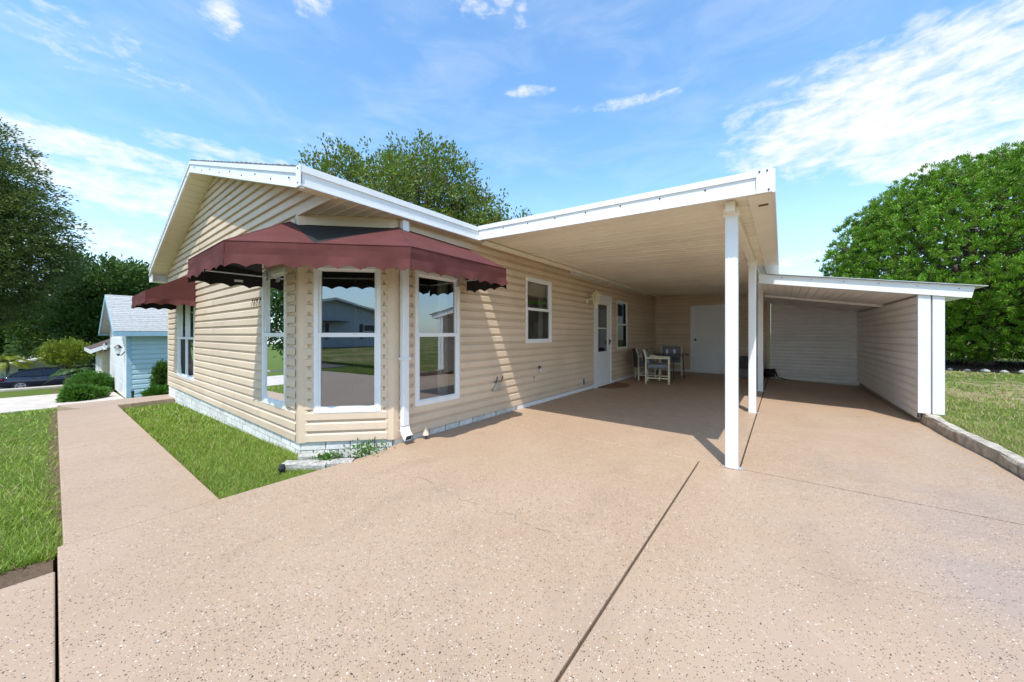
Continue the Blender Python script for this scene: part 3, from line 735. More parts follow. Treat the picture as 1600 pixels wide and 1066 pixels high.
# doors
def build_doors():
    w = W_LONG; s0, s1, z0, z1 = O_LONG[2]; m = MB()
    w.box(m, s0, s0 + .07, z0, z1, -.08, .03); w.box(m, s1 - .07, s1, z0, z1, -.08, .03); w.box(m, s0 + .07, s1 - .07, z1 - .06, z1, -.08, .03); w.box(m, s0, s1, z0, z0 + .02, -.08, .05)
    fr = m.build('storm_door', M_WHITE, house)
    a, b = s0 + .072, s1 - .072; m = MB(); g0, g1 = a + .16, b - .14
    w.box(m, a, g0, z0 + .03, z1 - .062, -.02, .015); w.box(m, g1, b, z0 + .03, z1 - .062, -.02, .015); w.box(m, g0, g1, z1 - .20, z1 - .062, -.02, .015); w.box(m, g0, g1, z0 + .03, .75, -.02, .014)
    m.build('door_leaf', M_WHITE, fr)
    for c, d in ((.775, 1.30), (1.325, 1.855)):
        m = MB(); m.quad(w.p(g0 + .02, c, .0), w.p(g1 - .02, c, 0), w.p(g1 - .02, d, 0), w.p(g0 + .02, d, 0)); m.build('pane', M_GLASS, fr)
    m = MB(); w.box(m, g0, g1, 1.30, 1.325, -.01, .012); w.box(m, g0, g0 + .02, .75, 1.875, -.01, .012); w.box(m, g1 - .02, g1, .75, 1.875, -.01, .012); w.box(m, g0, g1, 1.855, 1.875, -.01, .0125); w.box(m, g0, g1, .75, .775, -.01, .0125); m.build('glazing_frame', M_WHITE, fr)
    m = MB(); w.box(m, s0 + .03, s1 - .03, z0, z1 - .03, -.10, -.095); m.build('inner_door', M_SHUT, fr)
    m = MB(); m.tube([w.p(b - .05, 1.02, .015), w.p(b - .05, 1.02, .05), w.p(b - .10, 1.0, .055), w.p(b - .13, .93, .05)], .011, 8); w.box(m, b - .07, b - .03, .95, 1.06, .013, .022); m.build('handle', M_DARK, fr)
    MB().box(.018, .085, s0 - .05, s1 + .06, -.0, .026).build('threshold', M_WHITE, fr)
    w = W_BACK; s0, s1, z0, z1 = O_BACK[0]; m = MB()
    w.box(m, s0, s0 + .07, z0 + .04, z1, -.06, .03); w.box(m, s1 - .07, s1, z0 + .04, z1, -.06, .03); w.box(m, s0 + .07, s1 - .07, z1 - .06, z1, -.06, .03); w.box(m, s0 - .02, s1 + .02, z0 - .01, z0 + .04, -.06, .06)
    fr = m.build('panel_door', M_WHITE, house)
    m = MB(); a, b = s0 + .073, s1 - .073; w.box(m, a, b, z0 + .045, z1 - .063, -.03, -.012); lf = m.build('door_leaf', M_WHITE, fr)
    mid = (a + b) / 2
    for c, d in ((.22, .86), (.99, 1.60), (1.70, 1.90)):
        for x0, x1 in ((a + .10, mid - .045), (mid + .045, b - .10)):
            m = MB(); w.box(m, x0, x1, c, d, -.0115, -.006); m.build('panel', M_WHITE, lf, bevel=.005)
            m = MB(); w.box(m, x0 + .03, x1 - .03, c + .03, d - .03, -.006, -.0005); m.build('panel', M_WHITE, lf, bevel=.005)
    m = MB(); m.lathe([(.03, 0), (.012, .01), (.012, .03), (.03, .04), (.032, .055), (.015, .07)], n=12); kn = m
    q = MB(); c = w.p(a + .06, 1.0, -.012); q.v = [(c[0] + vx, c[1] - vz, c[2] + vy) for vx, vy, vz in m.v]; q.f = m.f; q.build('knob', M_DARK, lf)
build_doors()
# white base strip along the long wall under the carport
MB().box(.012, .030, 2.2, 4.95, .002, .062).build('base_strip', M_WHITE, house); MB().box(.012, .030, 6.09, HB - .02, .002, .062).build('base_strip', M_WHITE, house)

# ------------------------------------------------------------------ awnings
def strip_poly(m, lo, up, n, scallop=0, waves=0):
    """ruled strip between polyline lo->up with optional scalloped lower edge"""
    pass
def canvas_panel(parent, name, a, b, z_top, z_bot, zs_bot, out, scal=.18, amp=.030, lining=True, wav=.012, seed=0):
    """front face from a to b (xy), face z_top..z_bot, then a scalloped valance hanging to zs_bot, gently waved"""
    a = Vector((*a, 0)); b = Vector((*b, 0)); L = (b - a).length; t = (b - a) / L; o = Vector((*out, 0)).normalized(); rnd = random.Random(seed)
    ph = rnd.uniform(0, 6); n = max(8, int(L / .02)); nv = 5
    m = MB(); li = MB()
    def P(s, z, off): q = a + t * s + o * off; return (q.x, q.y, z)
    face = MB()
    ns = max(2, int(L / .1))
    for k in range(ns):
        s0, s1 = L * k / ns, L * (k + 1) / ns; f = lambda s: .004 * math.sin(s * 5 + ph)
        zm = (z_top + z_bot) / 2
        face.quad(P(s0, zm, f(s0)), P(s1, zm, f(s1)), P(s1, z_top, 0), P(s0, z_top, 0)); face.quad(P(s0, z_bot, 0), P(s1, z_bot, 0), P(s1, zm, f(s1)), P(s0, zm, f(s0)))
    face.build(name, M_MAROON, parent, smooth=True)
    def low(s): return zs_bot + amp * abs(math.sin(math.pi * s / scal + ph * .0))
    def wv(s, q): return (wav * math.sin(s * 9 + ph) + wav * .6 * math.sin(s * 23 + ph * 2)) * q + .012 * q
    for k in range(n):
        s0, s1 = L * k / n, L * (k + 1) / n
        for j in range(nv):
            q0, q1 = j / nv, (j + 1) / nv
            Z = lambda s, q: z_bot + (low(s) - z_bot) * q
            m.quad(P(s0, Z(s0, q1), wv(s0, q1)), P(s1, Z(s1, q1), wv(s1, q1)), P(s1, Z(s1, q0), wv(s1, q0)), P(s0, Z(s0, q0), wv(s0, q0)))
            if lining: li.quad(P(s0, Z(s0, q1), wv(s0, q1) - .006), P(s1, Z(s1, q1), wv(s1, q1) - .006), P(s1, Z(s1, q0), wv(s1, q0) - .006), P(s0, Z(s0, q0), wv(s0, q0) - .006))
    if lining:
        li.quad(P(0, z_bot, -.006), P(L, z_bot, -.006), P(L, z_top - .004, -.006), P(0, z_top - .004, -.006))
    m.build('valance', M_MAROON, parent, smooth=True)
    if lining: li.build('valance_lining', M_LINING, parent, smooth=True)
def tri_panel(parent, name, pts, mat=None, lining=True, sag=.01):
    c = sum((Vector(p) for p in pts), Vector()) / len(pts)
    m = MB(); m.quad(*pts); m.build(name, mat or M_MAROON, parent)
    if lining: m = MB(); m.quad(*[(Vector(p) * .985 + c * .015) - Vector((0, 0, .012)) for p in pts]); m.build('lining', M_LINING, parent)
def wrap_awning():
    aw = thing('wraparound_awning', (.3, -.6, 1.74), 'large maroon canvas awning wrapping the cut corner above three windows', 'awning')
    p = .69; zt, zb, zv = 1.955, 1.845, 1.735; zw = 2.325
    P1 = (-1.64, A[1] - p); P2 = (A[1] + .414 * p, A[1] - p); P3 = (p, -.414 * p); P4 = (p, 1.07)
    canvas_panel(aw, 'front_face', P1, P2, zt, zb, zv, (0, -1), seed=1); canvas_panel(aw, 'front_face', P2, P3, zt, zb, zv, (1, -1), seed=2); canvas_panel(aw, 'front_face', P3, P4, zt, zb, zv, (1, 0), seed=3)
    g = A[1] - .03; l = .03
    W1 = (-1.55, g, zw - .10); WA = (A[0] - .18, g, zw + .04); WB = (l, .05, zw); W4 = (l, 1.08, zw - .03)
    f1, f2, f3, f4 = ((*q, zt) for q in (P1, P2, P3, P4))
    mid = tuple(Vector(f2) * .53 + Vector(f3) * .47)
    tri_panel(aw, 'canvas_top', [f1, f2, WA, W1]); tri_panel(aw, 'canvas_top', [f2, mid, WA]); tri_panel(aw, 'canvas_top', [mid, f3, WB]); tri_panel(aw, 'canvas_top', [f3, f4, W4, WB])
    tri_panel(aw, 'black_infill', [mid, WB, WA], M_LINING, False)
    for a_, b_ in ((f1, f2), (f2, f3), (f3, f4), (f2, WA), (f3, WB), (f4, W4), (f1, W1), (f2, (f2[0], f2[1], zb)), (f3, (f3[0], f3[1], zb))): MB().tube([a_, b_], .0045, 6).build('seam', M_MAROON, aw)
    # end curtains
    for xy, wxy, wz, out in ((P1, (-1.64, g), zw - .10, (-1, 0)), (P4, (l, 1.08), zw - .03, (0, 1))):
        m = MB(); m.quad((*xy, zb), (*wxy, zb), (*wxy, wz), (*xy, zt)); m.build('end_panel', M_MAROON, aw)
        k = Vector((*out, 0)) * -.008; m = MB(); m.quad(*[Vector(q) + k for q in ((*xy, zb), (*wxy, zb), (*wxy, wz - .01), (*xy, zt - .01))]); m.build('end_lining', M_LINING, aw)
        canvas_panel(aw, 'end_valance', xy, wxy, zb + .001, zb, zv - .02, out, seed=5)
    # tube frame under the canvas
    z = zb + .03; inn = lambda q: (q[0] - .03 * (1 if q[0] > -.3 else -.2), q[1] + .03 * (1 if q[1] < .5 else -1))
    for a, b in ((P1, P2), (P2, P3), (P3, P4), (P1, (P1[0], g)), (P4, (l, P4[1])), (P2, (A[0], g)), (P3, (l, .02))):
        m = MB(); a, b = inn(a), inn(b); m.tube([(a[0], a[1], z - .01), (b[0], b[1], z - .01)], .009, 6); m.build('frame_tube', M_ALU, aw)
    c = MB(); c.box(-1.45, -1.38, g - .02, g, zb - .05, zb + .06); c.build('wall_bracket', M_ALU, aw)
    MB().box(.025, .045, .90, .94, zb - .07, zb + .05).build('wall_bracket', M_ALU, aw)
    MB().box(-1.645, -1.6405 + .008, A[1] - .30, A[1] - .22, zb - .07, zb - .045).build('maker_label', M_WHITE, aw)
wrap_awning()
def left_awning():
    aw = thing('window_awning', (-5.7, -1, 1.64), 'small maroon canvas awning over the paired window at the far end of the front', 'awning')
    p = .62; zt, zb, zv = 1.89, 1.765, 1.66; zw = 2.26; g = A[1] - .025; x0, x1 = -6.50, -4.90
    a, b = (x0, g - p), (x1, g - p)
    canvas_panel(aw, 'front_face', a, b, zt, zb, zv, (0, -1), seed=7)
    tri_panel(aw, 'canvas_top', [(*a, zt), (*b, zt), (x1, g, zw), (x0, g, zw)])
    for x, out in ((x0, (-1, 0)), (x1, (1, 0))):
        m = MB(); m.quad((x, g - p, zb), (x, g, zb), (x, g, zw), (x, g - p, zt)); m.build('end_panel', M_MAROON, aw)
        q = -.008 * out[0]; m = MB(); m.quad((x + q, g - p, zb), (x + q, g, zb), (x + q, g, zw - .01), (x + q, g - p, zt - .01)); m.build('end_lining', M_LINING, aw)
        canvas_panel(aw, 'end_valance', (x, g - p), (x, g), zb + .001, zb, zv, out, seed=9, wav=.02)
    for q, r in ((a, b), (a, (x0, g)), (b, (x1, g))): MB().tube([((q[0] + 5.7) * .95 - 5.7, q[1] + .03, zb + .03), ((r[0] + 5.7) * .95 - 5.7, r[1] + .03, zb + .03)], .009, 6).build('frame_tube', M_ALU, aw)
left_awning()

# house number
def lettering(text, mat, name, size, loc, rot, label, cat, shear=.0, extr=.006):
    cu = bpy.data.curves.new('txt', 'FONT'); cu.body = text; cu.size = size; cu.extrude = extr; cu.shear = shear; cu.space_character = 1.25; cu.offset = -.0040
    tmp = bpy.data.objects.new('txt', cu); COL.objects.link(tmp); bpy.context.view_layer.update()
    me = bpy.data.meshes.new_from_object(tmp.evaluated_get(bpy.context.evaluated_depsgraph_get())); bpy.data.objects.remove(tmp)
    me.materials.clear(); me.materials.append(mat); o = link(bpy.data.objects.new(name, me)); o.location = loc; o.rotation_euler = rot
    return tag(o, label, cat)
lettering('1607', M_DARK, 'house_number', .135, (-2.04, A[1] - .026, 1.525), (R(90), 0, 0), 'black metal house number 1607 beside the corner window', 'number', shear=.25)

# ------------------------------------------------------------------ carport
def car_bot(x): return 2.425 - .040 * (x - .1)
def build_carport():
    c = thing('carport', (1.7, 5, 0), 'flat roofed carport with white fascia, cream ceiling and three white posts', 'carport')
    y0, y1, x0, x1 = 1.19, HB, .14, 3.23
    n = 29; L = (y1 - y0 - .05) / n
    m = MB(); P = lambda x, y, h: (x, y, car_bot(x) + h)
    m.hexa([P(x0, y0 + .02, .02), P(x1, y0 + .02, .02), P(x1, y1, .02), P(x0, y1, .02), P(x0, y0 + .02, .15), P(x1, y0 + .02, .15), P(x1, y1, .15), P(x0, y1, .15)])
    rf = m.build('roof', M_WHITE, c)
    for k in range(n):
        a = y0 + .04 + k * L; b = a + L; m = MB()
        for q, r, h0, h1 in ((a + .006, a + L * .5 - .01, .006, .006), (a + L * .5 - .01, a + L * .5 + .01, .010, .010), (a + L * .5 + .01, b - .006, .006, .006)):
            m.hexa([P(x0, q, h0), P(x1 - .02, q, h0), P(x1 - .02, r, h0), P(x0, r, h0), P(x0, q, .019), P(x1 - .02, q, .019), P(x1 - .02, r, .019), P(x0, r, .019)])
        m.hexa([P(x0, a - .006, .0), P(x1 - .02, a - .006, .0), P(x1 - .02, a + .004, .0), P(x0, a + .004, .0), P(x0, a - .006, .018), P(x1 - .02, a - .006, .018), P(x1 - .02, a + .004, .018), P(x0, a + .004, .018)])
        m.build('ceiling_panel', M_CEIL, rf)
    m = MB()   # front fascia, stepped
    for y, zb, zt, th in ((y0, -.012, .165, .02), (y0 - .012, .115, .168, .012), (y0 - .010, -.016, .012, .010)):
        m.hexa([P(x0 - .0, y, zb), P(x1, y, zb), P(x1, y + th, zb), P(x0, y + th, zb), P(x0, y, zt), P(x1, y, zt), P(x1, y + th, zt), P(x0, y + th, zt)])
    ff = m.build('front_fascia', M_WHITE, c)
    for k in range(8):
        x = .55 + k * .37; MB().tube([P(x, y0 - .005, .09), P(x, y0, .09)], .007, 8).build('screw', M_DARK, ff)
    m = MB(); m.hexa([P(x1 - .10, y0 - .018, -.018), P(x1 + .004, y0 - .018, -.018), P(x1 + .004, y0 - .0125, -.018), P(x1 - .10, y0 - .0125, -.018), P(x1 - .10, y0 - .018, .17), P(x1 + .004, y0 - .018, .17), P(x1 + .004, y0 - .0125, .17), P(x1 - .10, y0 - .0125, .17)]); m.build('corner_cap', M_WHITE, ff)
    for q, h in ((x1 - .03, .15), (x1 - .02, .0), (x1 - .08, .15)): MB().tube([P(q, y0 - .023, h), P(q, y0 - .018, h)], .007, 8).build('screw', M_DARK, ff)
    m = MB(); zt = car_bot(x1)
    m.box(x1, x1 + .02, y0, y1, zt - .02, zt + .16); m.build('side_fascia', M_WHITE, c)
    m = MB(); m.box(x1 - .16, x1 - .001, y0 + .021, y1, zt - .016, zt + .004); m.build('side_gutter', M_CEIL, c)
    m = MB(); m.box(x1 - .10, x1 - .03, y0 + .28, y0 + .33, zt - .018, zt - .0155); m.build('rusty_plate', M_MAT, c)
    bz = car_bot(2.94); m = MB(); m.box(2.905, 2.975, 1.30, y1 - .02, bz - .085, bz - .002); m.build('beam', M_CEIL, c)
    for y in (1.447, 4.17, 6.66):
        m = MB(); w = .047; h = bz - .08
        m.box(2.94 - w, 2.94 + w, y - w, y + w, .002, h); po = m.build('post', M_WHITE, c, bevel=.006)
        for s in (-1, 1):
            q = MB(); q.box(2.94 + s * w * .4 - .007, 2.94 + s * w * .4 + .007, y - w - .003, y - w + .001, .01, h - .01); q.build('post_rib', M_WHITE, po)
            q = MB(); q.box(2.94 - w - .003, 2.94 - w + .001, y + s * w * .4 - .007, y + s * w * .4 + .007, .01, h - .01); q.build('post_rib', M_WHITE, po)
        q = MB(); q.box(2.94 - w - .02, 2.94 + w + .035, y - w + .01, y + w - .01, .003, .010); q.build('base_plate', M_ALU, po)
        q = MB(); q.box(2.94 - w - .012, 2.94 + w + .012, y - w - .004, y + w + .004, h - .02, h + .05); q.build('post_bracket', M_CEIL, po)
    m = MB(); m.box(.14, .185, 1.25, y1 - .1, 2.36, 2.415); m.build('wall_channel', M_CEIL, c)
    for a, b in ((3.9, 5.6), (5.8, 8.6)):
        m = MB(); m.box(.03, .09, a, b, 2.34, 2.40); m.build('cable_cover', M_WHITE, c)
build_carport()
MB().box(-.02, 3.06, HB + .01, HB + .12, 2.2, 2.62).build('header', M_TRIM, house); MB().box(.03, 1.04, HB - .03, HB - .005, .001, .075).build('base_strip', M_WHITE, house); MB().box(2.03, 2.96, HB - .03, HB - .005, .001, .075).build('base_strip', M_WHITE, house)
MB().box(-.02, 3.05, HB + .02, HB + .10, -.2, .09).build('sill', M_TRIM, house)

def build_leanto():
    c = thing('golf_cart_port', (4, 7, 0), 'lean-to bay with white siding wall, twin front boards and roll-up door', 'lean-to')
    y0, y1 = 4.85, HB; x0, x1 = 2.99, 5.19
    zb = lambda x: 2.02 - .173 * (x - 2.97); P = lambda x, y, h: (x, y, zb(x) + h)
    m = MB(); m.hexa([P(x0, y0 + .03, .03), P(x1, y0 + .03, .03), P(x1, y1, .03), P(x0, y1, .03), P(x0, y0 + .03, .13), P(x1, y0 + .03, .13), P(x1, y1, .13), P(x0, y1, .13)]); rf = m.build('roof', M_WHITE, c)
    m = MB(); m.hexa([P(x0 + .1, y0 - .04, .155), P(x1 + .12, y0 - .04, .155), P(x1 + .12, y1, .155), P(x0 + .1, y1, .155), P(x0 + .1, y0 - .04, .163), P(x1 + .12, y0 - .04, .163), P(x1 + .12, y1, .163), P(x0 + .1, y1, .163)]); m.build('roof_sheet', M_ALU, rf)
    n = 20; L = (x1 - x0) / n
    for k in range(n):
        a, b = x0 + k * L + .004, x0 + (k + 1) * L - .004; m = MB()
        m.hexa([P(a, y0 + .03, .012), P(b, y0 + .03, .012), P(b, y1 - .02, .012), P(a, y1 - .02, .012), P(a, y0 + .03, .029), P(b, y0 + .03, .029), P(b, y1 - .02, .029), P(a, y1 - .02, .029)]); m.build('ceiling_panel', M_WHITEV, rf)
    m = MB(); m.hexa([P(x0, y0, 0), P(x1, y0, 0), P(x1, y0 + .02, 0), P(x0, y0 + .02, 0), P(x0, y0, .15), P(x1 + .03, y0, .15), P(x1 + .03, y0 + .02, .15), P(x0, y0 + .02, .15)]); ff = m.build('front_fascia', M_WHITE, c)
    for k in range(6): x = x0 + .3 + k * .36; MB().tube([P(x, y0 - .004, .11), P(x, y0, .11)], .006, 8).build('screw', M_DARK, ff)
    m = MB(); m.hexa([P(x0, 7.2, -.03), P(4.8, 7.2, -.03), P(4.8, 7.25, -.03), P(x0, 7.25, -.03), P(x0, 7.2, .011), P(4.8, 7.2, .011), P(4.8, 7.25, .011), P(x0, 7.25, .011)]); m.build('cross_beam', M_WHITEV, c)
    for a, b in ((4.742, 4.856), (4.872, 4.978)): MB().box(a, b, y0 + .025, y0 + .08, .118, zb(b) + .02).build('front_board', M_WHITE, c, bevel=.004)
    w = Wall((4.775, y0 + .09), (0, 1), (-1, 0))
    siding_wall(c, w, lambda z: (0, y1 - y0 - .1), .035, 1.70, (), mat=M_WHITEV, core_mat=M_WHITEV, thick=.03)
    m = MB(); m.box(4.84, 4.91, y0 + .085, y1, .02, 1.69); m.build('outer_wall', M_WHITEV, c)
    # roll-up door at the back
    z0 = -.085; d = MB(); d.box(3.05, 4.83, HB - .02, HB + .03, z0, 2.05); do = d.build('rollup_door', M_WHITEV, c)
    zz = z0 + .03; k = 0
    while zz < 1.93:
        m = MB(); y = HB - .02; a, b = 3.06, 4.82
        pr = [(0, 0), (.018, .016), (.045, .016), (.06, 0)]
        for (h0, o0), (h1, o1) in zip(pr, pr[1:]): m.quad((a, y - o0 - .001, zz + h0), (b, y - o0 - .001, zz + h0), (b, y - o1 - .001, zz + h1), (a, y - o1 - .001, zz + h1))
        m.build('door_slat', M_WHITEV, do); zz += .088
    for a, b in ((3.9, 4.25), (4.27, 4.75)): MB().box(a, b, HB - .05, HB - .042, z0 + .002, z0 + .03).build('bottom_seal', M_WHITE, do)
build_leanto()

# ------------------------------------------------------------------ small things on the walls and floor
def wall_lantern():
    t = thing('wall_lantern', (.12, 4.70, 2.0), 'cream painted wall lantern beside the storm door', 'lantern')
    c = (.20, 4.72)
    MB().lathe([(.055, 1.84), (.085, 1.99)], (*c, 0), 6).build('lamp_glass', M_BLIND, t)
    m = MB()
    for j in range(6):
        a = math.pi * 2 * j / 6; m.bar((c[0] + .056 * math.cos(a), c[1] + .056 * math.sin(a), 1.835), (c[0] + .087 * math.cos(a), c[1] + .087 * math.sin(a), 1.995), .012, .012)
    m.build('cage', M_CREAMT, t)
    MB().lathe([(.108, 1.995), (.112, 2.005), (.06, 2.05), (.02, 2.075), (.01, 2.10)], (*c, 0), 12).build('cap', M_CREAMT, t)
    MB().lathe([(.012, 1.72), (.018, 1.78), (.03, 1.81), (.06, 1.835)], (*c, 0), 10).build('finial', M_CREAMT, t)
    m = MB(); m.tube([(.03, 4.66, 1.88), (.09, 4.67, 1.93), (.15, 4.69, 1.90), (.20, 4.72, 1.82)], [.014, .016, .016, .014], 8); m.build('arm', M_CREAMT, t)
    m = MB(); m.tube([(.017, 4.66, 1.88), (.035, 4.66, 1.88)], .06, 14); m.build('back_plate', M_CREAMT, t)
wall_lantern()
def door_mat():
    m = MB(); c = (.10, 5.55); n = 24
    pl = [(c[0] + .48 * math.sin(math.pi * k / n), c[1] - .52 * math.cos(math.pi * k / n)) for k in range(n + 1)]
    m.prism(pl, .005, .019); tag(m.build('door_mat', M_MAT), 'half round brown door mat in front of the storm door', 'mat')
door_mat()
def spigots():
    for y, z, lab in ((2.78, .58, 'small round hose tap on the wall left of the storm door'), (2.62, .44, 'tiny dark valve low on the wall below the hose tap')):
        t = thing('hose_tap', (.03, y, z), lab, 'tap'); r = .026 if z > .5 else .014
        MB().tube([(.016, y, z), (.06, y, z), (.085, y + .01, z - .03)], r * .6, 8).build('spout', M_ALU, t)
        MB().tube([(.045, y, z), (.045, y + .015, z + .045)], r * .35, 6).build('stem', M_DARK, t)
        if z > .5: MB().tube([(.045, y + .012, z + .04), (.046, y + .018, z + .052)], r, 10).build('wheel', M_DARK, t)
    t = thing('outlet_box', (.03, 4.45, .2), 'small grey outdoor outlet box low on the wall beside the door', 'outlet')
    MB().box(.016, .05, 4.40, 4.49, .13, .26).build('box_body', M_ALU, t, bevel=.006); MB().box(.05, .056, 4.405, 4.485, .135, .255).build('cover', M_GREYBOX, t)
    t = thing('hose_hanger', (.03, 1.75, .5), 'grey metal hose hanger fixed to the wall beside the sunlit stripe', 'hanger')
    m = MB(); m.hexa([(.017, 1.60, .40), (.06, 1.57, .37), (.06, 1.83, .37), (.017, 1.80, .40), (.017, 1.66, .50), (.05, 1.67, .49), (.05, 1.73, .49), (.017, 1.74, .50)]); m.build('saddle', M_KERB, t)
    for y in (1.64, 1.76): MB().tube([(.02, y, .49), (.06, y, .49), (.07, y + .01, .57)], .007, 6).build('prong', M_DARK, t)
spigots()
def pipe_guard():
    t = thing('vent_pipe_guard', (.2, .30, 0), 'small cream cone on a stake at the foot of the wall beside the downspout', 'guard')
    MB().lathe([(.004, .105), (.036, .014), (.038, .008)][::-1], (.12, .34, .04), 10).build('cone', M_TRIM, t); MB().tube([(.12, .34, .0), (.12, .34, .06)], .008, 6).build('stake', M_DARK, t)
pipe_guard()

# ------------------------------------------------------------------ patio set
def make_chair():
    t = thing('patio_chair', (0, 0, 0), 'x', 'chair', rz=.0001)
    r = .019; w = .27
    for s in (-1, 1):
        m = MB(); m.tube([(.25, s * w, 0), (.25, s * w, .60)], r, 8); m.build('leg', M_CREAMT, t)
        m = MB(); m.tube([(-.25, s * w, 0), (-.25, s * w, .62), (-.27, s * w, .70), (-.31, s * w, .80)], r, 8); m.build('leg', M_CREAMT, t)
        m = MB(); m.bar((-.25, s * w, .605), (.275, s * w, .605), .05, .032); m.build('arm', M_CREAMT, t, bevel=.006)
        m = MB(); m.tube([(-.25, s * w, .13), (.25, s * w, .13)], r * .85, 8); m.build('side_rail', M_CREAMT, t)
    for x, z in ((.25, .34), (-.25, .34), (-.25, .13)): MB().tube([(x, -w, z), (x, w, z)], r * .85, 8).build('cross_rail', M_CREAMT, t)
    m = MB(); m.box(-.23, .27, -w + .02, w - .02, .355, .46); cu = m.build('seat_cushion', M_CUSH, t, bevel=.035)
    m = MB(); m.hexa([(-.25, -w + .02, .46), (-.16, -w + .02, .46), (-.16, w - .02, .46), (-.25, w - .02, .46), (-.33, -w + .02, .80), (-.25, -w + .02, .82), (-.25, w - .02, .82), (-.33, w - .02, .80)]); m.build('back_cushion', M_CUSH, t, bevel=.03)
    m = MB(); m.hexa([(-.285, -w + .03, .30), (-.275, -w + .03, .30), (-.275, w - .03, .30), (-.285, w - .03, .30), (-.345, -w + .03, .79), (-.335, -w + .03, .79), (-.335, w - .03, .79), (-.345, w - .03, .79)]); m.build('back_sling', M_CUSHD, t)
    return t
def patio():
    c0 = make_chair()
    spots = [((.90, 6.72, .003), R(12), 'cream framed patio chair with grey cushion nearest the storm door'),
             ((.50, 7.22, .003), R(26), 'cream framed patio chair half hidden behind the nearest one, against the house wall'),
             ((.74, 8.72, .003), R(-78), 'cream framed patio chair in the corner facing the glass table')]
    for i, (p, a, lab) in enumerate(spots):
        o = c0 if i == 0 else copy_tree(c0)
        o.location = p; o.rotation_euler = (0, 0, a); tag(o, lab, 'chair', 'patio chairs around the glass table')
    t = thing('patio_table', (.93, 7.85, .003), 'dark round glass patio table between the cream chairs', 'table')
    c = (.93, 7.85, 0)
    MB().lathe([(.42, .635), (.425, .64), (.42, .648)], c, 36).build('tabletop', M_TGLASS, t); MB().lathe([(.435, .622), (.44, .64), (.435, .652), (.418, .652), (.418, .622)], c, 36).build('rim', M_CUSHD, t)
    for k in range(4):
        a = R(25 + 90 * k); q = (c[0] + .34 * math.cos(a), c[1] + .34 * math.sin(a)); MB().tube([(*q, .003), (c[0] + .29 * math.cos(a), c[1] + .29 * math.sin(a), .635)], .016, 8).build('leg', M_CUSHD, t)
    for k, (dx, dy) in enumerate(((-.12, .1), (.05, .18))):
        g = thing('glass_jar', (c[0] + dx, c[1] + dy, .652), ('small clear jar on the patio table, nearer the house wall', 'small clear jar on the patio table, nearer the panel door')[k], 'jar', 'jars on the patio table')
        MB().lathe([(.03, .654), (.035, .68), (.03, .74)], (c[0] + dx, c[1] + dy, 0), 12).build('jar_body', M_CLEAR, g, smooth=True); MB().lathe([(.032, .741), (.032, .76)], (c[0] + dx, c[1] + dy, 0), 12).build('lid', M_ALU, g)
patio()
def carport_clutter():
    t = thing('block_step', (2.6, 9.3, 0), 'grey two tier block steps beside the panel door behind the posts', 'steps')
    MB().box(2.18, 2.90, 9.02, 9.70, .005, .24).build('lower_block', M_GREYBOX, t, bevel=.02); MB().box(2.36, 2.86, 9.25, 9.72, .241, .56).build('upper_block', M_CUSHD, t, bevel=.02)
    t = thing('coiled_hose', (3.0, 9.45, 0), 'black coiled hose lying on the floor at the shed corner', 'hose')
    pts = []
    for k in range(120):
        a = k * .32; r = .15 + .025 * math.sin(k * .9); pts.append((3.03 + r * math.cos(a) * .7, 9.5 + r * math.sin(a), .03 + k * .0018))
    pts += [(3.2, 9.5, .03), (3.4, 9.62, -.03), (3.55, 9.58, -.05), (3.7, 9.66, -.06)]
    MB().tube(pts, .016, 6).build('coil', M_DARK, t, smooth=True)
carport_clutter()
def chandelier():
    t = thing('chandelier', (-1.1, .6, 2.0), 'amber glass chandelier glimpsed inside through the cut corner window', 'chandelier')
    c = (-1.00, .52); rnd = random.Random(4)
    MB().tube([(*c, 2.05), (*c, 2.39)], .008, 6).build('stem', M_DARK, t)
    for k in range(22):
        a = rnd.uniform(0, 6.28); r = rnd.choice((.06, .12, .16)); z = 1.92 + rnd.uniform(-.05, .08)
        MB().lathe([(.004, -.03), (.016, -.012), (.016, .008), (.004, .03)], (c[0] + r * math.cos(a), c[1] + r * math.sin(a), z), 6).build('drop', M_BRASS, t)
chandelier()
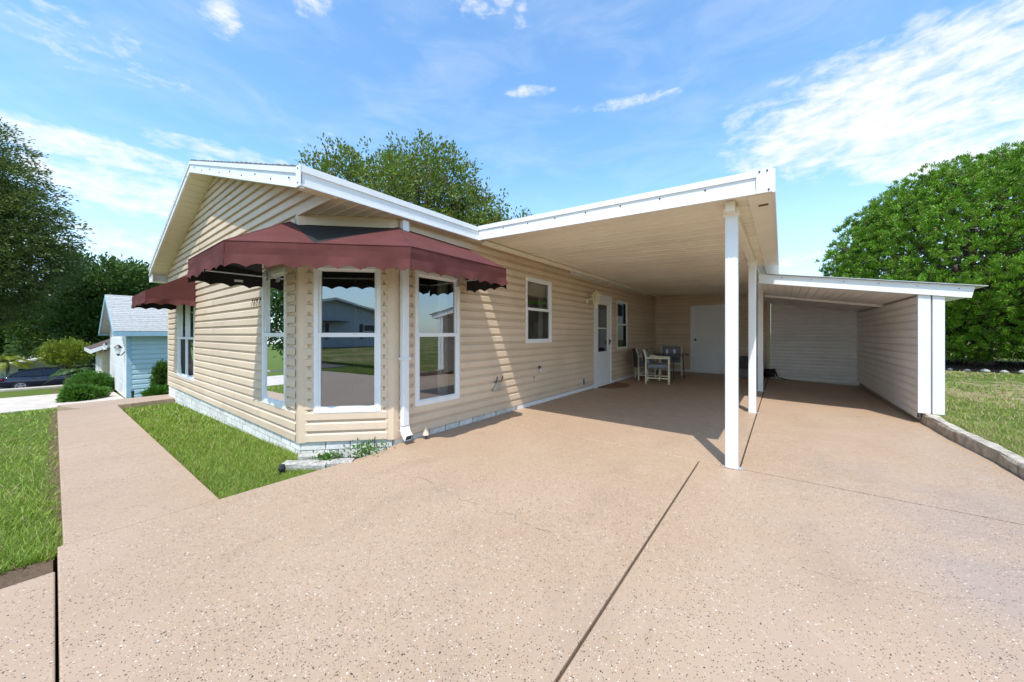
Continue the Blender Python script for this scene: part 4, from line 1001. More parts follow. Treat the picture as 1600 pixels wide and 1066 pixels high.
# edging blocks, path lights
def edging():
    rnd = random.Random(11)
    labs = ['rough grey edging block nearest the brick skirting at the cut corner', 'rough grey edging block in front, nearest the lawn', 'rough grey edging block at the driveway end, tilted']
    for i, (x, y, L, rz) in enumerate(((-.28, -.62, .40, R(38)), (-.16, -.80, .40, R(34)), (.035, -.60, .26, R(48)))):
        m = MB(); n = 7
        ring = []
        for k in range(n):
            s = -L / 2 + L * k / (n - 1); j = lambda a=.008: rnd.uniform(-a, a); e = .8 if k in (0, n - 1) else 1
            ring.append([(s + j(), -.055 * e + j(), -.09), (s + j(), -.055 * e + j(), .005 * e + j(.005)), (s + j(), -.03 * e + j(), .022 * e + j(.005)), (s + j(), .03 * e + j(), .022 * e + j(.005)), (s + j(), .055 * e + j(), .005 + j(.005)), (s + j(), .055 * e + j(), -.09)])
        for r in ring: m.v += r
        for k in range(n - 1):
            for q in range(6): a = k * 6 + q; c = k * 6 + (q + 1) % 6; m.f.append((a, c, c + 6, a + 6))
        m.f.append(tuple(range(5, -1, -1))); m.f.append(tuple((n - 1) * 6 + q for q in range(6)))
        o = m.build('edging_block', M_STONE); o.location = (x, y, -.005); o.rotation_euler = (0, 0, rz)
        tag(o, labs[i], 'block', 'edging blocks at the cut corner')
    for i, (x, y, lab) in enumerate(((-.20, -.98, 'short black path light stub in the grass beside the edging blocks'), (-8.6, -1.1, 'thin black path light on the verge by the pale blue garage'))):
        z = gz(x, y); h = .045 if i == 0 else .22; t = thing('path_light', (x, y, z), lab, 'path light')
        MB().tube([(x, y, z - .03), (x, y, z + h)], [.018, .022], 8).build('stem', M_DARK, t); MB().lathe([(.026, z + h), (.03, z + h + .02), (.02, z + h + .05)], (x, y, 0), 10).build('cap', M_DARK, t)
edging()

# ------------------------------------------------------------------ neighbouring houses
def simple_house(name, label, x0, x1, y0, y1, zg, ze, zr, wall_mat, roof_mat, trim_mat, ridge='y', ov=.3, cat='house', siding=None, windows=()):
    h = thing(name, ((x0 + x1) / 2, (y0 + y1) / 2, zg), label, cat)
    m = MB(); e = .001
    if ridge == 'y':
        xm = (x0 + x1) / 2; pf = [(x0, zg), (x1, zg), (x1, ze), (xm, zr - .06), (x0, ze)]
        n = len(pf); m.v = [(x, y0, z) for x, z in pf] + [(x, y1, z) for x, z in pf]; m.f = [tuple(range(n)), tuple(reversed(range(n, 2 * n)))] + [(k, k + n, (k + 1) % n + n, (k + 1) % n) for k in range(n)]
    else:
        ym = (y0 + y1) / 2; pf = [(y0, zg), (y1, zg), (y1, ze), (ym, zr - .06), (y0, ze)]
        n = len(pf); m.v = [(x0, y, z) for y, z in pf] + [(x1, y, z) for y, z in pf]; m.f = [tuple(reversed(range(n))), tuple(range(n, 2 * n))] + [(k, (k + 1) % n, (k + 1) % n + n, k + n) for k in range(n)]
    m.build('wall', wall_mat, h)
    m = MB(); fa = MB(); T = .08
    if ridge == 'y':
        xm = (x0 + x1) / 2; sl = (zr - ze) / (xm - x0)
        for xe, s in ((x0 - ov, -1), (x1 + ov, 1)):
            zt = zr - sl * abs(xe - xm) + T; pts = [(xm, zr + T), (xe, zt), (xe, zt - T), (xm, zr)]
            m.hexa([(pts[3][0], y0 - ov, pts[3][1]), (pts[2][0], y0 - ov, pts[2][1]), (pts[2][0], y1 + ov, pts[2][1]), (pts[3][0], y1 + ov, pts[3][1]), (pts[0][0], y0 - ov, pts[0][1]), (pts[1][0], y0 - ov, pts[1][1]), (pts[1][0], y1 + ov, pts[1][1]), (pts[0][0], y1 + ov, pts[0][1])])
            for y in (y0 - ov - .025, y1 + ov + .003): fa.hexa([(xm, y, zr - .1), (xe, y, zt - T - .1), (xe, y + .022, zt - T - .1), (xm, y + .022, zr - .1), (xm, y, zr + T - .01), (xe, y, zt - .01), (xe, y + .022, zt - .01), (xm, y + .022, zr + T - .01)])
            fa.box(min(xe, xe + s * .02), max(xe, xe + s * .02), y0 - ov, y1 + ov, zt - T - .09, zt - .01)
    else:
        ym = (y0 + y1) / 2; sl = (zr - ze) / (ym - y0)
        for ye, s in ((y0 - ov, -1), (y1 + ov, 1)):
            zt = zr - sl * abs(ye - ym) + T
            m.hexa([(x0 - ov, ym, zr), (x1 + ov, ym, zr), (x1 + ov, ye, zt - T), (x0 - ov, ye, zt - T), (x0 - ov, ym, zr + T), (x1 + ov, ym, zr + T), (x1 + ov, ye, zt), (x0 - ov, ye, zt)])
            fa.box(x0 - ov, x1 + ov, min(ye, ye + s * .02), max(ye, ye + s * .02), zt - T - .09, zt - .01)
            for x in (x0 - ov - .025, x1 + ov + .003): fa.hexa([(x, ym, zr - .1), (x + .022, ym, zr - .1), (x + .022, ye, zt - T - .1), (x, ye, zt - T - .1), (x, ym, zr + T - .01), (x + .022, ym, zr + T - .01), (x + .022, ye, zt - .01), (x, ye, zt - .01)])
    m.build('roof', roof_mat, h); fa.build('fascia', trim_mat, h)
    return h
def wall_window(h, w, s0, s1, z0, z1, shutters=False):
    m = MB(); fw = .06
    for b in ((s0, s0 + fw, z0, z1), (s1 - fw, s1, z0, z1), (s0 + fw, s1 - fw, z1 - fw, z1), (s0 + fw, s1 - fw, z0, z0 + fw), (s0 + fw, s1 - fw, (z0 + z1) / 2 - .03, (z0 + z1) / 2 + .03)): w.box(m, *b, .0, .05)
    o = m.build('window', M_WHITE, h); m = MB(); w.box(m, s0 + fw, s1 - fw, z0 + fw, z1 - fw, .002, .015); m.build('pane', M_CARG, o)
    if shutters:
        for a in (s0 - .34, s1 + .02): m = MB(); w.box(m, a, a + .32, z0 - .03, z1 + .03, .002, .04); m.build('shutter', M_SHUT, o)
    return o
def lantern(x, y, z, out, label):
    t = thing('garage_lantern', (x, y, z), label, 'lantern', 'lanterns on the neighbour garage'); c = (x + out[0] * .16, y + out[1] * .16)
    MB().lathe([(.05, z - .12), (.09, z + .08)], (*c, 0), 6).build('lamp_glass', M_CLEAR, t); MB().lathe([(.11, z + .08), (.06, z + .15), (.01, z + .2)], (*c, 0), 8).build('cap', M_DARK, t)
    MB().lathe([(.01, z - .2), (.055, z - .12)], (*c, 0), 6).build('base', M_DARK, t); m = MB(); m.tube([(x, y, z - .05), (x + out[0] * .08, y + out[1] * .08, z - .17), (c[0], c[1], z - .17)], .015, 6); m.build('arm', M_DARK, t)
def neighbours():
    zg = -1.05
    h = simple_house('blue_garage', 'pale blue sided garage with pale grey shingle roof next door', -20.2, -14.5, -.7, 9, zg, 1.33, 2.62, M_BLUE, M_ROOFL, M_BLUET, 'y', .3, 'garage')
    w = Wall((-14.5, -.7), (0, 1), (1, 0)); siding_wall(h, w, lambda z: (.12, 9.6), zg, 1.33, (), pitch=.17, mat=M_BLUE, core=False)
    m = MB(); w.box(m, 0, .12, zg, 1.33, .0, .03); m.build('corner_board', M_BLUET, h)
    f = Wall((-14.5, -.7), (-1, 0), (0, -1)); m = MB(); f.box(m, 0, 5.7, zg, 1.36, .001, .012); m.build('front_panel', M_WHITE, h)
    m = MB()
    tri = [(-14.5, 1.361), (-20.2, 1.361), (-17.35, 2.58)]; m.v = [(x, -.712, z) for x, z in tri]; m.f = [(0, 1, 2)]; m.build('gable_panel', M_WHITE, h)
    for k in range(4):
        m = MB(); f.box(m, .5, 5.2, zg + .02 + k * .52, zg + .02 + k * .52 + .5, .014, .03); m.build('garage_door_panel', M_WHITE, h, bevel=.01)
    # shingle courses on the slope that faces the viewer
    sl = (2.62 - 1.33) / 2.85
    for k in range(20):
        a = .02 + k * .157; b = a + .157; m = MB(); nx = lambda d: (-17.35 + d, 2.705 - sl * d)
        (xa, za), (xb, zb) = nx(a), nx(b)
        m.hexa([(xa, -1.01, za - .002), (xb, -1.01, zb - .002), (xb, 9.2, zb - .002), (xa, 9.2, za - .002), (xa, -1.01, za + .003), (xb, -1.01, zb + .016), (xb, 9.2, zb + .016), (xa, 9.2, za + .003)]); m.build('shingle_course', M_ROOFL, h)
    lantern(-14.75, -.712, .62, (0, -1), 'black lantern at the near corner of the pale blue garage'); lantern(-19.95, -.712, .62, (0, -1), 'black lantern at the far corner of the pale blue garage')
    h = simple_house('beige_house', 'small beige house with brown roof beyond the blue garage', -24.8, -20.9, -.9, 6, -1.6, .60, 2.35, M_BEIGE, M_ROOFB, M_WHITE, 'x', .35)
    f = Wall((-20.9, -.9), (-1, 0), (0, -1)); wall_window(h, f, .5, 1.2, -1.3, .1); wall_window(h, f, 2.3, 3.0, -1.3, .1)
    far = [(-66, -58, -6, 6, 'x', M_ROOFW, 'white house with pinkish white roof and round gable vent at far left', 0), (-75, -62, 9, 19, 'y', M_ROOFW, 'low white house with pale roof behind the parked car', 1), (-62, -52, 23, 33, 'x', M_ROOFW, 'far white house with pale roof beyond the small tree', 2)]
    for x0, x1, y0, y1, rd, rm, lab, q in far:
        g = gz((x0 + x1) / 2, 0) - .05; h = simple_house('distant_house', lab, x0, x1, y0, y1, g, g + 1.9, g + 3.4, M_WHITEV, rm, M_WHITE, rd, .5)
        tag(h, group='far houses down the slope')
        e = Wall((x1, y0), (0, 1), (1, 0)); wall_window(h, e, 1.5, 2.8, g + .7, g + 1.7); wall_window(h, e, 5.2, 6.5, g + .7, g + 1.7); wall_window(h, e, 8.0, 8.9, g + .7, g + 1.7)
        m = MB(); m.tube([(x1 - .01, (y0 + y1) / 2, g + 2.5), (x1 + .05, (y0 + y1) / 2, g + 2.5)], .3, 14); m.build('gable_vent', M_SHUT, h)
    # house across the street, seen mirrored in the windows
    h = simple_house('grey_house', 'blue grey house across the street, seen mirrored in the corner window', 5, 19, -36, -25, -.05, 2.45, 4.0, M_GREYS, M_ROOFL, M_WHITE, 'y', .5)
    f = Wall((5, -25), (1, 0), (0, 1))
    for s in (2.0, 5.2, 9.6): wall_window(h, f, s, s + 1.1, .8, 2.0, True)
    m = MB(); f.box(m, 5.0, 8.0, 2.15, 2.2, 0, .8); m.build('window_hood', M_SHUT, h)
    # pale blue house at the right edge
    h = simple_house('pale_house', 'pale blue house glimpsed beyond the cedar at the right edge', 33, 44, 8, 17, .25, 2.9, 4.4, M_BLUE, M_ROOFL, M_WHITE, 'y', .4)
    e = Wall((33, 8), (0, 1), (-1, 0)); siding_wall(h, e, lambda z: (0, 9), .3, 2.9, (), pitch=.22, mat=M_BLUE, core=False)
neighbours()

# ------------------------------------------------------------------ cars
def make_car(name, label, loc, rz, paint, kind='sedan'):
    t = thing(name, loc, label, 'car', 'cars parked on the side road', rz)
    L = 4.75; S = []    # (x, half width, z bottom, z belt)
    prof = [(-2.35, .70, .42, .72), (-2.28, .80, .30, .93), (-1.9, .87, .24, 1.0), (-1.0, .91, .20, .98), (0, .92, .20, .95), (.9, .91, .20, .92), (1.6, .88, .22, .84), (2.1, .82, .26, .74), (2.36, .66, .36, .60)]
    m = MB(); n = 10
    for x, w, zb, zt in prof:
        for y, z in ((-w * .85, zb), (-w * .98, zb + .12), (-w, (zb + zt) / 2), (-w * .97, zt - .06), (-w * .88, zt), (w * .88, zt), (w * .97, zt - .06), (w, (zb + zt) / 2), (w * .98, zb + .12), (w * .85, zb)): m.v.append((x, y, z))
    for k in range(len(prof) - 1):
        for q in range(n): a = k * n + q; c = k * n + (q + 1) % n; m.f.append((a, c, c + n, a + n))
    m.f.append(tuple(range(n - 1, -1, -1))); m.f.append(tuple((len(prof) - 1) * n + q for q in range(n)))
    body = m.build('body', paint, t, smooth=True)
    # cabin
    cab = [(-1.95, .74, 1.0, .74, 1.0), (-1.35, .76, .98, .62, 1.36), (-.6, .78, .97, .60, 1.45), (.15, .78, .95, .60, 1.43), (.55, .78, .93, .62, 1.33), (1.15, .76, .89, .72, .90)]
    g = MB(); r = MB()
    for k in range(len(cab) - 1):
        (xa, wa, za, ta, ha), (xb, wb, zb, tb, hb) = cab[k], cab[k + 1]
        for s in (-1, 1): g.quad(*[(xa, s * wa, za), (xb, s * wb, zb), (xb, s * tb, hb), (xa, s * ta, ha)][::s])
        (r if 0 < k < 4 else g).quad((xa, -ta, ha), (xb, -tb, hb), (xb, tb, hb), (xa, ta, ha))
    g.build('window_glass', M_CARG, t); r.build('roof', paint, t, smooth=True)
    for s in (-1, 1):
        p = MB()
        for (xa, za, wa), (xb, zb, wb) in (((-1.95, 1.0, .745), (-1.35, 1.37, .625)), ((-.45, .97, .785), (-.5, 1.45, .605)), ((1.15, .89, .765), (.55, 1.34, .625)), ((-1.35, 1.36, .63), (-.6, 1.46, .61)), ((-.6, 1.46, .61), (.15, 1.44, .61)), ((.15, 1.44, .61), (.55, 1.34, .63))): p.bar((xa, s * wa, za), (xb, s * wb, zb), .05, .05)
        p.build('pillar', paint, t)
    for x in (-1.42, 1.45):
        for s in (-1, 1):
            m = MB(); m.tube([(x, s * .70, .33), (x, s * .92, .33)], .335, 22); ty = m.build('wheel', M_TYRE, t)
            m = MB(); m.tube([(x, s * .90, .33), (x, s * .925, .33)], .235, 18); m.build('rim', M_RIM, ty)
            for k in range(5):
                a = k * 2 * math.pi / 5 + .3; b = a + math.pi / 5; q = MB(); q.tube([(x + .14 * math.cos(b), s * .926, .33 + .14 * math.sin(b)), (x + .14 * math.cos(b), s * .929, .33 + .14 * math.sin(b))], .045, 8); q.build('rim_gap', M_TYRE, ty)
    for s in (-1, 1):
        MB().box(-2.34, -2.12, min(s * .52, s * .83), max(s * .52, s * .83), .76, .88).build('tail_light', M_RED, t, bevel=.02); MB().box(2.10, 2.32, min(s * .45, s * .76), max(s * .45, s * .76), .58, .68).build('headlight', M_CLEAR, t, bevel=.02)
        MB().box(.55, .72, min(s * .90, s * 1.05), max(s * .90, s * 1.05), .95, 1.06).build('mirror', paint, t, bevel=.02)
        for x in (-.75, .25): MB().box(x, x + .17, min(s * .90, s * .935), max(s * .90, s * .935), .80, .825).build('door_handle', M_RIM, t)
    MB().box(-2.38, -2.30, -.75, .75, .36, .46).build('bumper', M_TYRE, t); MB().box(2.28, 2.39, -.6, .6, .34, .44).build('bumper', M_TYRE, t)
    return t
make_car('parked_car', 'dark navy car parked on the side road at far left', (-38.9, -2.2, gz(-38.9, 0) + .02), R(90), M_NAVY)
make_car('parked_car', 'grey car parked beyond the navy one, half hidden by the small tree', (-41.3, 4.0, gz(-41.3, 0) + .02), R(90), M_SILV)

# ------------------------------------------------------------------ plants
def unit(n):
    v = RNG.normal(size=(n, 3)); return v / np.linalg.norm(v, axis=1, keepdims=True)
def leaf_quads(c, d, L, Wd, roll=None, fold=.0):
    """c centres (n,3), d directions (n,3), lengths L, widths Wd -> (4n,3) diamond leaves"""
    n = len(c); r = unit(n); x = np.cross(d, r); x /= np.linalg.norm(x, axis=1, keepdims=True) + 1e-9
    L = np.broadcast_to(L, n)[:, None]; Wd = np.broadcast_to(Wd, n)[:, None]
    mid = c + d * L * .45
    return np.stack([c, mid + x * Wd * .5, c + d * L, mid - x * Wd * .5], 1).reshape(-1, 3)
def crown_points(lobes, nclump, shell=(.55, 1.0)):
    """points spread through overlapping ellipsoids; returns centres and outward directions"""
    vol = np.array([l[3] * l[4] * l[5] for l in lobes]) ** (2 / 3); pr = vol / vol.sum()
    k = RNG.choice(len(lobes), nclump, p=pr); u = unit(nclump); Lb = np.array(lobes)[k]
    r = RNG.uniform(shell[0] ** 2, shell[1] ** 2, nclump) ** .5
    return Lb[:, :3] + u * Lb[:, 3:6] * r[:, None], u
def limb(m, a, b, r0, r1, n=6, wob=.12):
    a = Vector(a); b = Vector(b); L = (b - a).length; pts = []; rs = []
    for k in range(6):
        q = k / 5; p = a.lerp(b, q) + Vector((random.uniform(-1, 1), random.uniform(-1, 1), random.uniform(-.5, .5))) * L * wob * math.sin(math.pi * q) * .6
        pts.append(p); rs.append(r0 + (r1 - r0) * q)
    m.tube(pts, rs, n); return pts
def tree(name, label, base, lobes, mat, nclump=900, per=40, clump_r=.35, leaf=(.10, .05), trunk=(.2, .08), cat='tree', group=None, outward=.5, shell=(.55, 1.0), up=.2, limbs=10, cap=True, drop_below=None, flat=1.0, tuft=0.0):
    t = thing(name, base, label, cat, group)
    C, U = crown_points(lobes, nclump, shell)
    if drop_below is not None: k = C[:, 2] > drop_below; C, U = C[k], U[k]
    n = len(C); scl = RNG.uniform(.6, 1.35, n)
    cc = np.repeat(C, per, 0); uu = np.repeat(U, per, 0); sc = np.repeat(scl, per)[:, None]
    v = RNG.normal(size=(len(cc), 3)) * np.array([1, 1, flat]); v /= np.maximum(np.linalg.norm(v, axis=1, keepdims=True), .3)
    q = cc + v * clump_r * sc * (RNG.uniform(0, 1, (len(cc), 1)) ** .5)
    d = v * .6 + uu * outward + unit(len(cc)) * .5 + np.array([0, 0, up]); d /= np.linalg.norm(d, axis=1, keepdims=True)
    if tuft:      # feathery sprays: blades fan out of each clump's foot
        ax = U * outward + np.array([0, 0, up]) + unit(n) * .35; ax /= np.linalg.norm(ax, axis=1, keepdims=True)
        d = np.repeat(ax, per, 0) + unit(len(cc)) * tuft; d /= np.linalg.norm(d, axis=1, keepdims=True)
        q = cc + d * clump_r * sc * RNG.uniform(0, 1, (len(cc), 1)) + RNG.normal(0, .02, cc.shape)
    L = leaf[0] * RNG.uniform(.7, 1.3, len(cc)); Wd = leaf[1] * RNG.uniform(.7, 1.3, len(cc))
    fast_mesh('crown', leaf_quads(q, d, L, Wd), 4, mat, t)
    b = Vector(base); top = sum((Vector(l[:3]) for l in lobes), Vector()) / len(lobes)
    m = MB(); fork = b.lerp(top, .45); pts = limb(m, b - Vector((0, 0, .2)), fork, trunk[0], trunk[0] * .7, 9, .06); m.build('trunk', M_BARK, t, smooth=True)
    m = MB()
    idx = RNG.choice(n, min(limbs, n), replace=False)
    for i in idx:
        e = Vector(C[i]); st = b.lerp(fork, random.uniform(.75, 1.0)); md = st.lerp(e, .55) + Vector((0, 0, .1 * (e - st).length)); limb(m, st, md, trunk[0] * .42, trunk[1] * .6, 6, .08); limb(m, md, e, trunk[1] * .6, trunk[1] * .12, 5, .10)
        for _ in range(2):
            j = int(RNG.integers(n)); e2 = Vector(C[j])
            if (e2 - md).length < (e - st).length * .9: limb(m, md, e2, trunk[1] * .4, trunk[1] * .10, 4, .1)
    m.build('branches', M_BARK, t, smooth=True)
    return t
def wpt(u, Z):      # helper used once for planning: ground position along a bearing
    X = (u - 800) / 549 * Z; rx, ry = X, Z
    return CAM.x + .793 * rx - .609 * ry, CAM.y + .609 * rx + .793 * ry
def plants():
    # clipped cedar on the right
    x, y = wpt(1535, 12.0); g = gz(x, y); rnd = random.Random(8); lobes = []
    n = 820; ga = math.pi * (3 - 5 ** .5)
    for k in range(n):      # rounded sprays spread evenly over the dome, uneven in size and depth
        zz = 1 - (k + .5) / n * 1.93; rr = math.sqrt(max(0, 1 - zz * zz)); a = k * ga + rnd.uniform(-.1, .1)
        q = rnd.uniform(.93, 1.02); low = 1.0 if zz > -.05 else 1.0 + (1 / max(rr, .45) - 1) * .75 + zz * .34
        r = rnd.uniform(.30, .52)
        lobes.append((x + 3.95 * rr * q * low * math.cos(a), y + 3.95 * rr * q * low * math.sin(a), g + 2.75 + (4.15 if zz > 0 else 2.4) * zz * q, r, r, r * .85))
    lobes += [(x, y, g + 3.1, 3.75, 3.75, 3.75)] * 7
    tree('cedar_tree', 'big dome shaped bright green cedar standing in a mulch bed at right', (x, y, g), lobes, M_CEDAR, 13000, 52, .12, (.085, .024), (.30, .09), outward=.8, shell=(.70, 1.0), up=.75, limbs=150, tuft=.62, drop_below=g + .3)
    bed = MB(); n = 30; P = [(x + 3.0 * math.cos(a) * (1 + .06 * math.sin(3 * a)), y + 3.0 * math.sin(a)) for a in np.linspace(0, 2 * math.pi, n + 1)[:-1]]
    bed.prism(P, g - .1, g + .045); tag(bed.build('mulch_bed', M_MULCH), kind='structure')
    ch = RNG.uniform(-1, 1, (9000, 2)); ch = ch[(ch ** 2).sum(1) < 1] * 2.95 + np.array([x, y]); c3 = np.column_stack([ch, np.full(len(ch), g + .045) + RNG.uniform(0, .03, len(ch))])
    d = unit(len(c3)); d[:, 2] *= .3; tag(fast_mesh('mulch_chips', leaf_quads(c3, d, .07, .03), 4, M_MULCH), 'dark brown mulch chips and dead leaves under the cedar', 'mulch', kind='stuff')
    row = []
    for a in np.linspace(R(140), R(340), 34):
        px, py = x + 3.02 * math.cos(a), y + 3.02 * math.sin(a); dx, dy = px - CAM.x, py - CAM.y; dep = -.609 * dx + .793 * dy; lat = .793 * dx + .609 * dy
        if 2.60 < lat / dep * 2.15 < 3.25: row.append((lat / dep, px, py))
    row.sort(); names = ['first', 'second', 'third', 'fourth', 'fifth', 'sixth', 'seventh', 'eighth', 'ninth', 'tenth', 'eleventh', 'twelfth', 'thirteenth', 'fourteenth', 'fifteenth', 'sixteenth']
    for k, (_, px, py) in enumerate(row[:16]):
        r = random.uniform(.05, .10); m = MB(); m.lathe([(r * .3, -.04), (r, .0), (r * .95, r * .4), (r * .5, r * .75), (.01, r * .85)], (0, 0, 0), 9, 1.15, .9)
        m.v = [(q[0] * random.uniform(.88, 1.1), q[1] * random.uniform(.88, 1.1), q[2] * random.uniform(.9, 1.1)) for q in m.v]; o = m.build('edging_stone', M_WSTONE, smooth=True); o.location = (px, py, gz(px, py) + .02); o.rotation_euler = (0, 0, random.uniform(0, 6))
        tag(o, names[k] + ' pale stone from the left in the row edging the cedar bed', 'stone', 'stones edging the cedar bed')
    # tree behind the house
    x, y = wpt(640, 18); g = gz(x, y); lobes = []; cx, cy = x, y
    rt = (.793, .609)
    for du, dz, r in ((-5.2, 7.4, 1.2), (5.6, 6.4, 1.0), (-4.2, 7.6, 1.3), (-3.2, 8.9, 1.5), (-1.6, 9.3, 1.7), (.4, 9.6, 1.6), (2.0, 8.7, 1.6), (3.4, 7.4, 1.5), (4.6, 6.6, 1.0), (-2.6, 7.0, 2.0), (0, 7.2, 2.4), (2.4, 6.2, 2.1), (4.0, 5.2, 1.6), (0, 5, 2.6), (-2, 5, 2.2)):
        s = random.uniform(-1.2, 1.2); lobes.append((cx + rt[0] * du - .609 * s, cy + rt[1] * du + .793 * s, g + 1.0 + dz, r, r, r * .9))
    lobes = [(l[0], l[1], l[2] - .35, *l[3:]) for l in lobes]
    tree('crape_myrtle', 'loose twiggy tree with sparse leaves rising behind the house roof', (x, y, g), lobes, M_MYRT, 2500, 26, .36, (.15, .085), (.28, .12), outward=.5, shell=(.30, 1.12), limbs=150, up=.3)
    # left oak
    x, y = wpt(-95, 24.0); g = gz(x, y); lobes = []
    for du, dz, r in ((0, 8.6, 2.6), (1.2, 7.0, 2.4), (2.0, 5.4, 2.3), (2.5, 3.8, 2.2), (.6, 4.5, 3.2), (-2, 6, 3.5), (-2, 9, 2.5), (1.5, 2.6, 2.0), (-1, 3, 3)):
        lobes.append((x + rt[0] * du * 1.75, y + rt[1] * du * 1.75, g + 3.3 + dz * 1.56, r * 1.6, r * 1.6, r * 1.25))
    tree('oak_tree', 'tall dark oak with layered drooping branches at the left edge', (x, y, g), lobes, M_OAK, 3900, 40, .66, (.20, .09), (.5, .2), outward=.6, shell=(.5, 1.08), limbs=60, up=-.1, flat=.35)
    # dark wood behind the neighbour
    spots = [(20, 44, 10.0, 5.2, 'dense dark tree behind the parked cars'), (95, 40, 11.2, 5.0, 'dense dark tree behind the small yellow green tree'), (165, 36, 12.6, 4.8, 'broad dark green tree above the blue garage roof'), (222, 40, 13.6, 5.0, 'dark green tree just left of the house gable'), (-60, 48, 11, 6, 'dense dark tree at the far left edge behind the oak'), (262, 46, 11.0, 5, 'dark tree mostly hidden behind the house gable')]
    for i, (u, Z, H, r, lab) in enumerate(spots):
        x, y = wpt(u, Z); g = gz(x, y) ; rnd = random.Random(20 + i); lobes = []
        for k in range(11):
            a = rnd.uniform(0, 6.28); q = rnd.uniform(.2, .75) * r; lobes.append((x + q * math.cos(a), y + q * math.sin(a), g + rnd.uniform(.32, .85) * H, r * .42, r * .42, r * .32))
        lobes.append((x, y, g + H * .5, r * .8, r * .8, H * .42))
        tree('shade_tree', lab, (x, y, g), lobes, M_DENSE, 1200, 28, .75, (.34, .17), (.4, .16), outward=.6, shell=(.6, 1.05), limbs=20, group='trees behind the neighbouring houses')
    x, y = -33, -15; g = gz(x, y); tree('street_tree', 'tall dark tree across the side road, only mirrored in the corner window', (x, y, g), [(x + a, y + b, g + c, 3.2, 3.2, 2.6) for a, b, c in ((0, 0, 9), (2, -2, 6.5), (-1, 3, 6), (1, 2, 4), (0, -4, 5), (2, 4, 8))], M_DENSE, 700, 26, .8, (.34, .17), (.4, .16), limbs=12)
    # small yellow-green tree before the cars
    x, y = wpt(103, 18.8); g = gz(x, y); lobes = [(x + rt[0] * a, y + rt[1] * a, g + z, r, r, r * .6) for a, z, r in ((-.6, 1.95, .55), (0, 2.1, .7), (.6, 1.95, .6), (-.2, 1.7, .7), (.4, 1.65, .6))]
    tree('yellow_green_tree', 'small yellow green tree with a rounded crown in front of the cars', (x, y, g), lobes, M_YELL, 420, 26, .22, (.10, .05), (.08, .03), outward=.6, limbs=14)
    # sago palm under it
    def palm(x, y, h, n, L, lab, mat=M_FROND, name='sago_palm'):
        g = gz(x, y); t = thing(name, (x, y, g), lab, 'palm'); V = []
        for k in range(n):
            a = k * 2.4; el = random.uniform(.1, 1.1); c = []
            for s in np.linspace(0, 1, 9):
                rr = L * s * math.cos(el) ; zz = h + L * s * math.sin(el) - .75 * L * s * s; c.append((x + rr * math.cos(a), y + rr * math.sin(a), g + zz))
            c = np.array(c)
            for s in range(8):
                for q in (0, .5):
                    p = c[s] * (1 - q) + c[s + 1] * q; dr = c[s + 1] - c[s]; dr /= np.linalg.norm(dr); sd = np.cross(dr, (0, 0, 1)); sd /= np.linalg.norm(sd) + 1e-9
                    for sg in (-1, 1):
                        e = p + (sd * sg * .8 + dr * .6 + np.array((0, 0, -.15))) * L * .28 * math.sin(math.pi * min(1, (s + q + 1) / 9)); wv = dr * .03 * L; V += [p - wv, p + wv, e]
        fast_mesh('fronds', np.array(V), 3, mat, t)
        MB().tube([(x, y, g - .1), (x, y, g + h)], [.13, .10], 9).build('trunk', M_BARK, t)
    px, py = wpt(118, 17.6); palm(px, py, .75, 26, 1.15, 'dark feathery sago palm beneath the small yellow green tree')
    px, py = wpt(160, 14.4); palm(px, py, .25, 20, .8, 'low feathery palm behind the clipped shrub by the garage')
    px, py = wpt(12, 34); palm(px, py, 2.2, 26, 2.2, 'yellowish palm at the far left edge beyond the road', M_YELL, 'yellow_palm')
    # agave by the far house
    x, y = wpt(12, 33); g = gz(x, y); t = thing('agave', (x, y, g), 'blue grey agave rosette at the far left beside the road', 'agave')
    for k in range(22):
        a = k * 2.4; el = .35 + .9 * (k / 22); m = MB(); L = 1.5; d = Vector((math.cos(a) * math.cos(el), math.sin(a) * math.cos(el), math.sin(el))); s = Vector((-math.sin(a), math.cos(a), 0)) * .12; p = Vector((x, y, g))
        m.quad(p - s * .6, p + d * L * .4 - s + Vector((0, 0, .02)), p + d * L, p + d * L * .4 + s + Vector((0, 0, .02)), p + s * .6); m.build('leaf', M_AGAVE, t)
    # shrubs by the neighbour's drive
    def shrub(u, Z, r, h, n, lab, mat=M_HEDGE, leaf=(.075, .038)):
        x, y = wpt(u, Z); g = gz(x, y); lobes = [(x + random.uniform(-.3, .3) * r, y + random.uniform(-.3, .3) * r, g + h * .5, r * .85, r * .85, h * .5) for _ in range(5)] + [(x, y, g + h * .45, r, r, h * .5)]
        t = tree('leafy_shrub', lab, (x, y, g), lobes, mat, n, 26, .12, leaf, (.03, .012), 'shrub', 'shrubs beside the neighbouring drive', outward=.6, shell=(.7, 1.03), limbs=8, up=.5)
    shrub(142, 13.8, .62, .78, 380, 'rounded bright green clipped shrub by the garage drive')
    shrub(124, 11.8, .36, .42, 200, 'low leafy green plant in front of the rounded shrub', leaf=(.11, .05))
    shrub(140, 12.2, .34, .34, 140, 'smaller leafy plant right of the low green plant', leaf=(.11, .05))
    shrub(254, 9.8, .15, .95, 220, 'narrow dark green shrub against the side of the house', M_DENSE, (.07, .035))
    shrub(250, 9.3, .18, .2, 80, 'low weedy plant at the foot of the narrow shrub', leaf=(.10, .04))
    shrub(62, 44, 2.2, 2.3, 300, 'round green bush in front of the far white houses', leaf=(.22, .12))
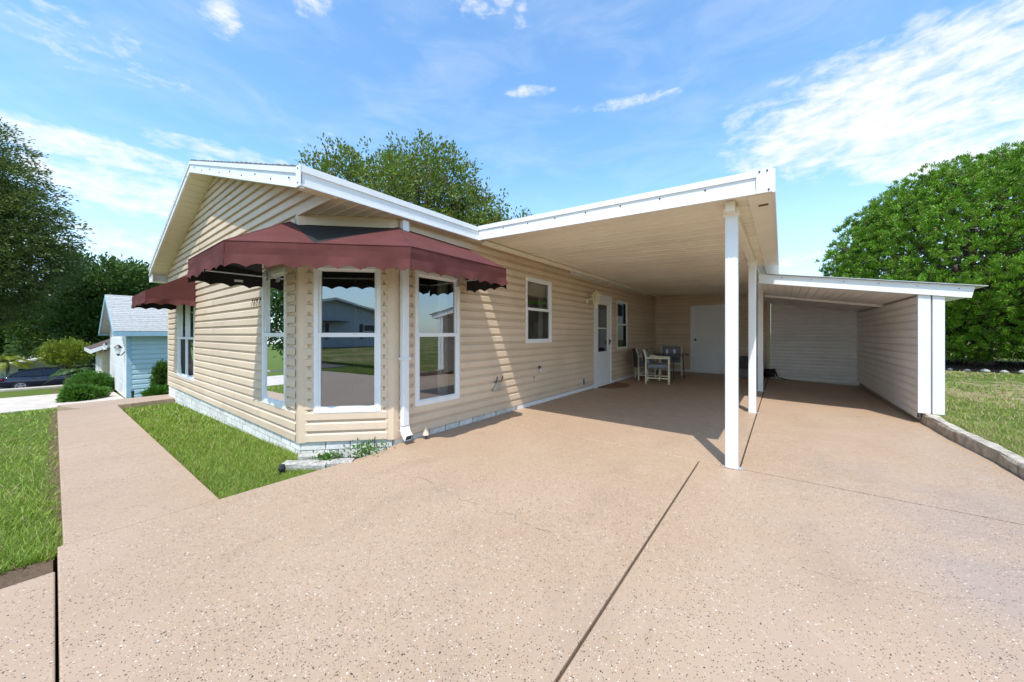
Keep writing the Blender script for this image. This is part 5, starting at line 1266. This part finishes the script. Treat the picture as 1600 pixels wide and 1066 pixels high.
    # weeds at the cut corner
    for (x, y, r, h, lab) in ((.0, -.30, .17, .13, 'leafy weed clump at the foot of the cut corner by the driveway'), (-.12, -.62, .12, .08, 'small weed growing between the edging blocks')):
        g = -.05; n = 420; c = np.column_stack([x + RNG.normal(0, r * .5, n), y + RNG.normal(0, r * .5, n), g + RNG.uniform(0, h, n)]); d = unit(n) + np.array([0, 0, .8]); d /= np.linalg.norm(d, axis=1, keepdims=True)
        tag(fast_mesh('weed_clump', leaf_quads(c, d, RNG.uniform(.02, .05, n), RNG.uniform(.008, .02, n)), 4, M_HEDGE), lab, 'weed', 'weeds at the cut corner', kind='stuff')
plants()

# ------------------------------------------------------------------ grass blades
def hash_noise(x, y, s):
    return (np.sin(x * s * 1.7 + 1.3 * np.sin(y * s * .9 + .5)) + np.sin(y * s * 1.3 + 1.7 * np.sin(x * s * 1.1 + 2.)) + .6 * np.sin((x + y) * s * 2.9 + 2 * np.sin((x - y) * s * 1.3))) / 2.6
def blades(name, label, cx, cy, n, rmin, rmax, ok, mat, hgt=(.02, .058), wid=.0085, patch=None):
    # spread thins out with distance from (cx, cy)
    r = rmin * (rmax / rmin) ** RNG.uniform(0, 1, n) ; a = RNG.uniform(0, 2 * np.pi, n)
    x = cx + r * np.cos(a); y = cy + r * np.sin(a); k = ok(x, y); x, y, r = x[k], y[k], r[k]
    if patch is not None: k = RNG.uniform(0, 1, len(x)) < patch(x, y); x, y, r = x[k], y[k], r[k]
    z = ground_z(x, y); h = RNG.uniform(*hgt, len(x)) * (1 + .25 * hash_noise(x, y, 2.3)); w = wid * np.clip(r / 3.0, .8, 7)
    an = RNG.uniform(0, 2 * np.pi, len(x)); ln = RNG.normal(0, .6, (len(x), 2)) * h[:, None]
    bx, by = np.cos(an) * w * .5, np.sin(an) * w * .5
    V = np.stack([np.column_stack([x - bx, y - by, z - .004]), np.column_stack([x + bx, y + by, z - .004]), np.column_stack([x + ln[:, 0], y + ln[:, 1], z + h])], 1).reshape(-1, 3)
    tag(fast_mesh(name, V, 3, mat), label, 'grass', kind='stuff')
def lawns():
    inside = lambda x, y: ~((x > -6.98) & (x < .1) & (y > -.68) & (y < 10))
    strip = lambda x, y: (x < .10) & (x > -6.62) & (y > -1.485) & (y < -.66 + np.maximum(0, x + .64)) & inside(x, y)
    blades('lawn_strip', 'green grass strip between the front wall and the walkway', .55, -1.9, 900000, .45, 9, strip, M_GRASS)
    left = lambda x, y: (x < .36 - .0) & (y < -2.166) & (y > -9) & ~((x > -19.6) & (x < -13.6))
    lp = lambda x, y: np.clip(.95 + .4 * hash_noise(x, y, 1.6), .25, 1) * np.clip((-2.16 - y) / .06, .3, 1) * np.clip((.22 - x + .12 * hash_noise(x, y, 7)) / .45, .10, 1)
    blades('lawn', 'bright green front lawn left of the walkway', .4, -2.3, 330000, .3, 20, left, M_GRASS, patch=lp)
    verge = lambda x, y: (x < -7.72) & (x > -13.7) & (y > -2.2) & (y < 8)
    blades('lawn', 'sloping green verge between the walkway and the neighbouring garage', -7.7, -1, 90000, .5, 9, verge, M_GRASS)
    right = lambda x, y: (x > 4.985) & (y > -4)
    rp = lambda x, y: np.clip(.40 + .8 * hash_noise(x * .55, y * 1.0, 1.5) + .3 * hash_noise(x, y, 6), .14, 1)
    blades('lawn', 'patchy half dry lawn beyond the kerb on the right', 4.5, 2.4, 640000, .45, 26, right, M_GRASSR, patch=rp, hgt=(.025, .06))
    rear = lambda x, y: (y < -5.6) & (x > -13) & (x < 24) & (y > -9.4) & ~((x > .2) & (x < 3.7))
    blades('lawn', 'green lawn between the driveway and the street, mirrored in the window', 3, -6, 60000, .8, 18, rear, M_GRASS, wid=.012)
lawns()
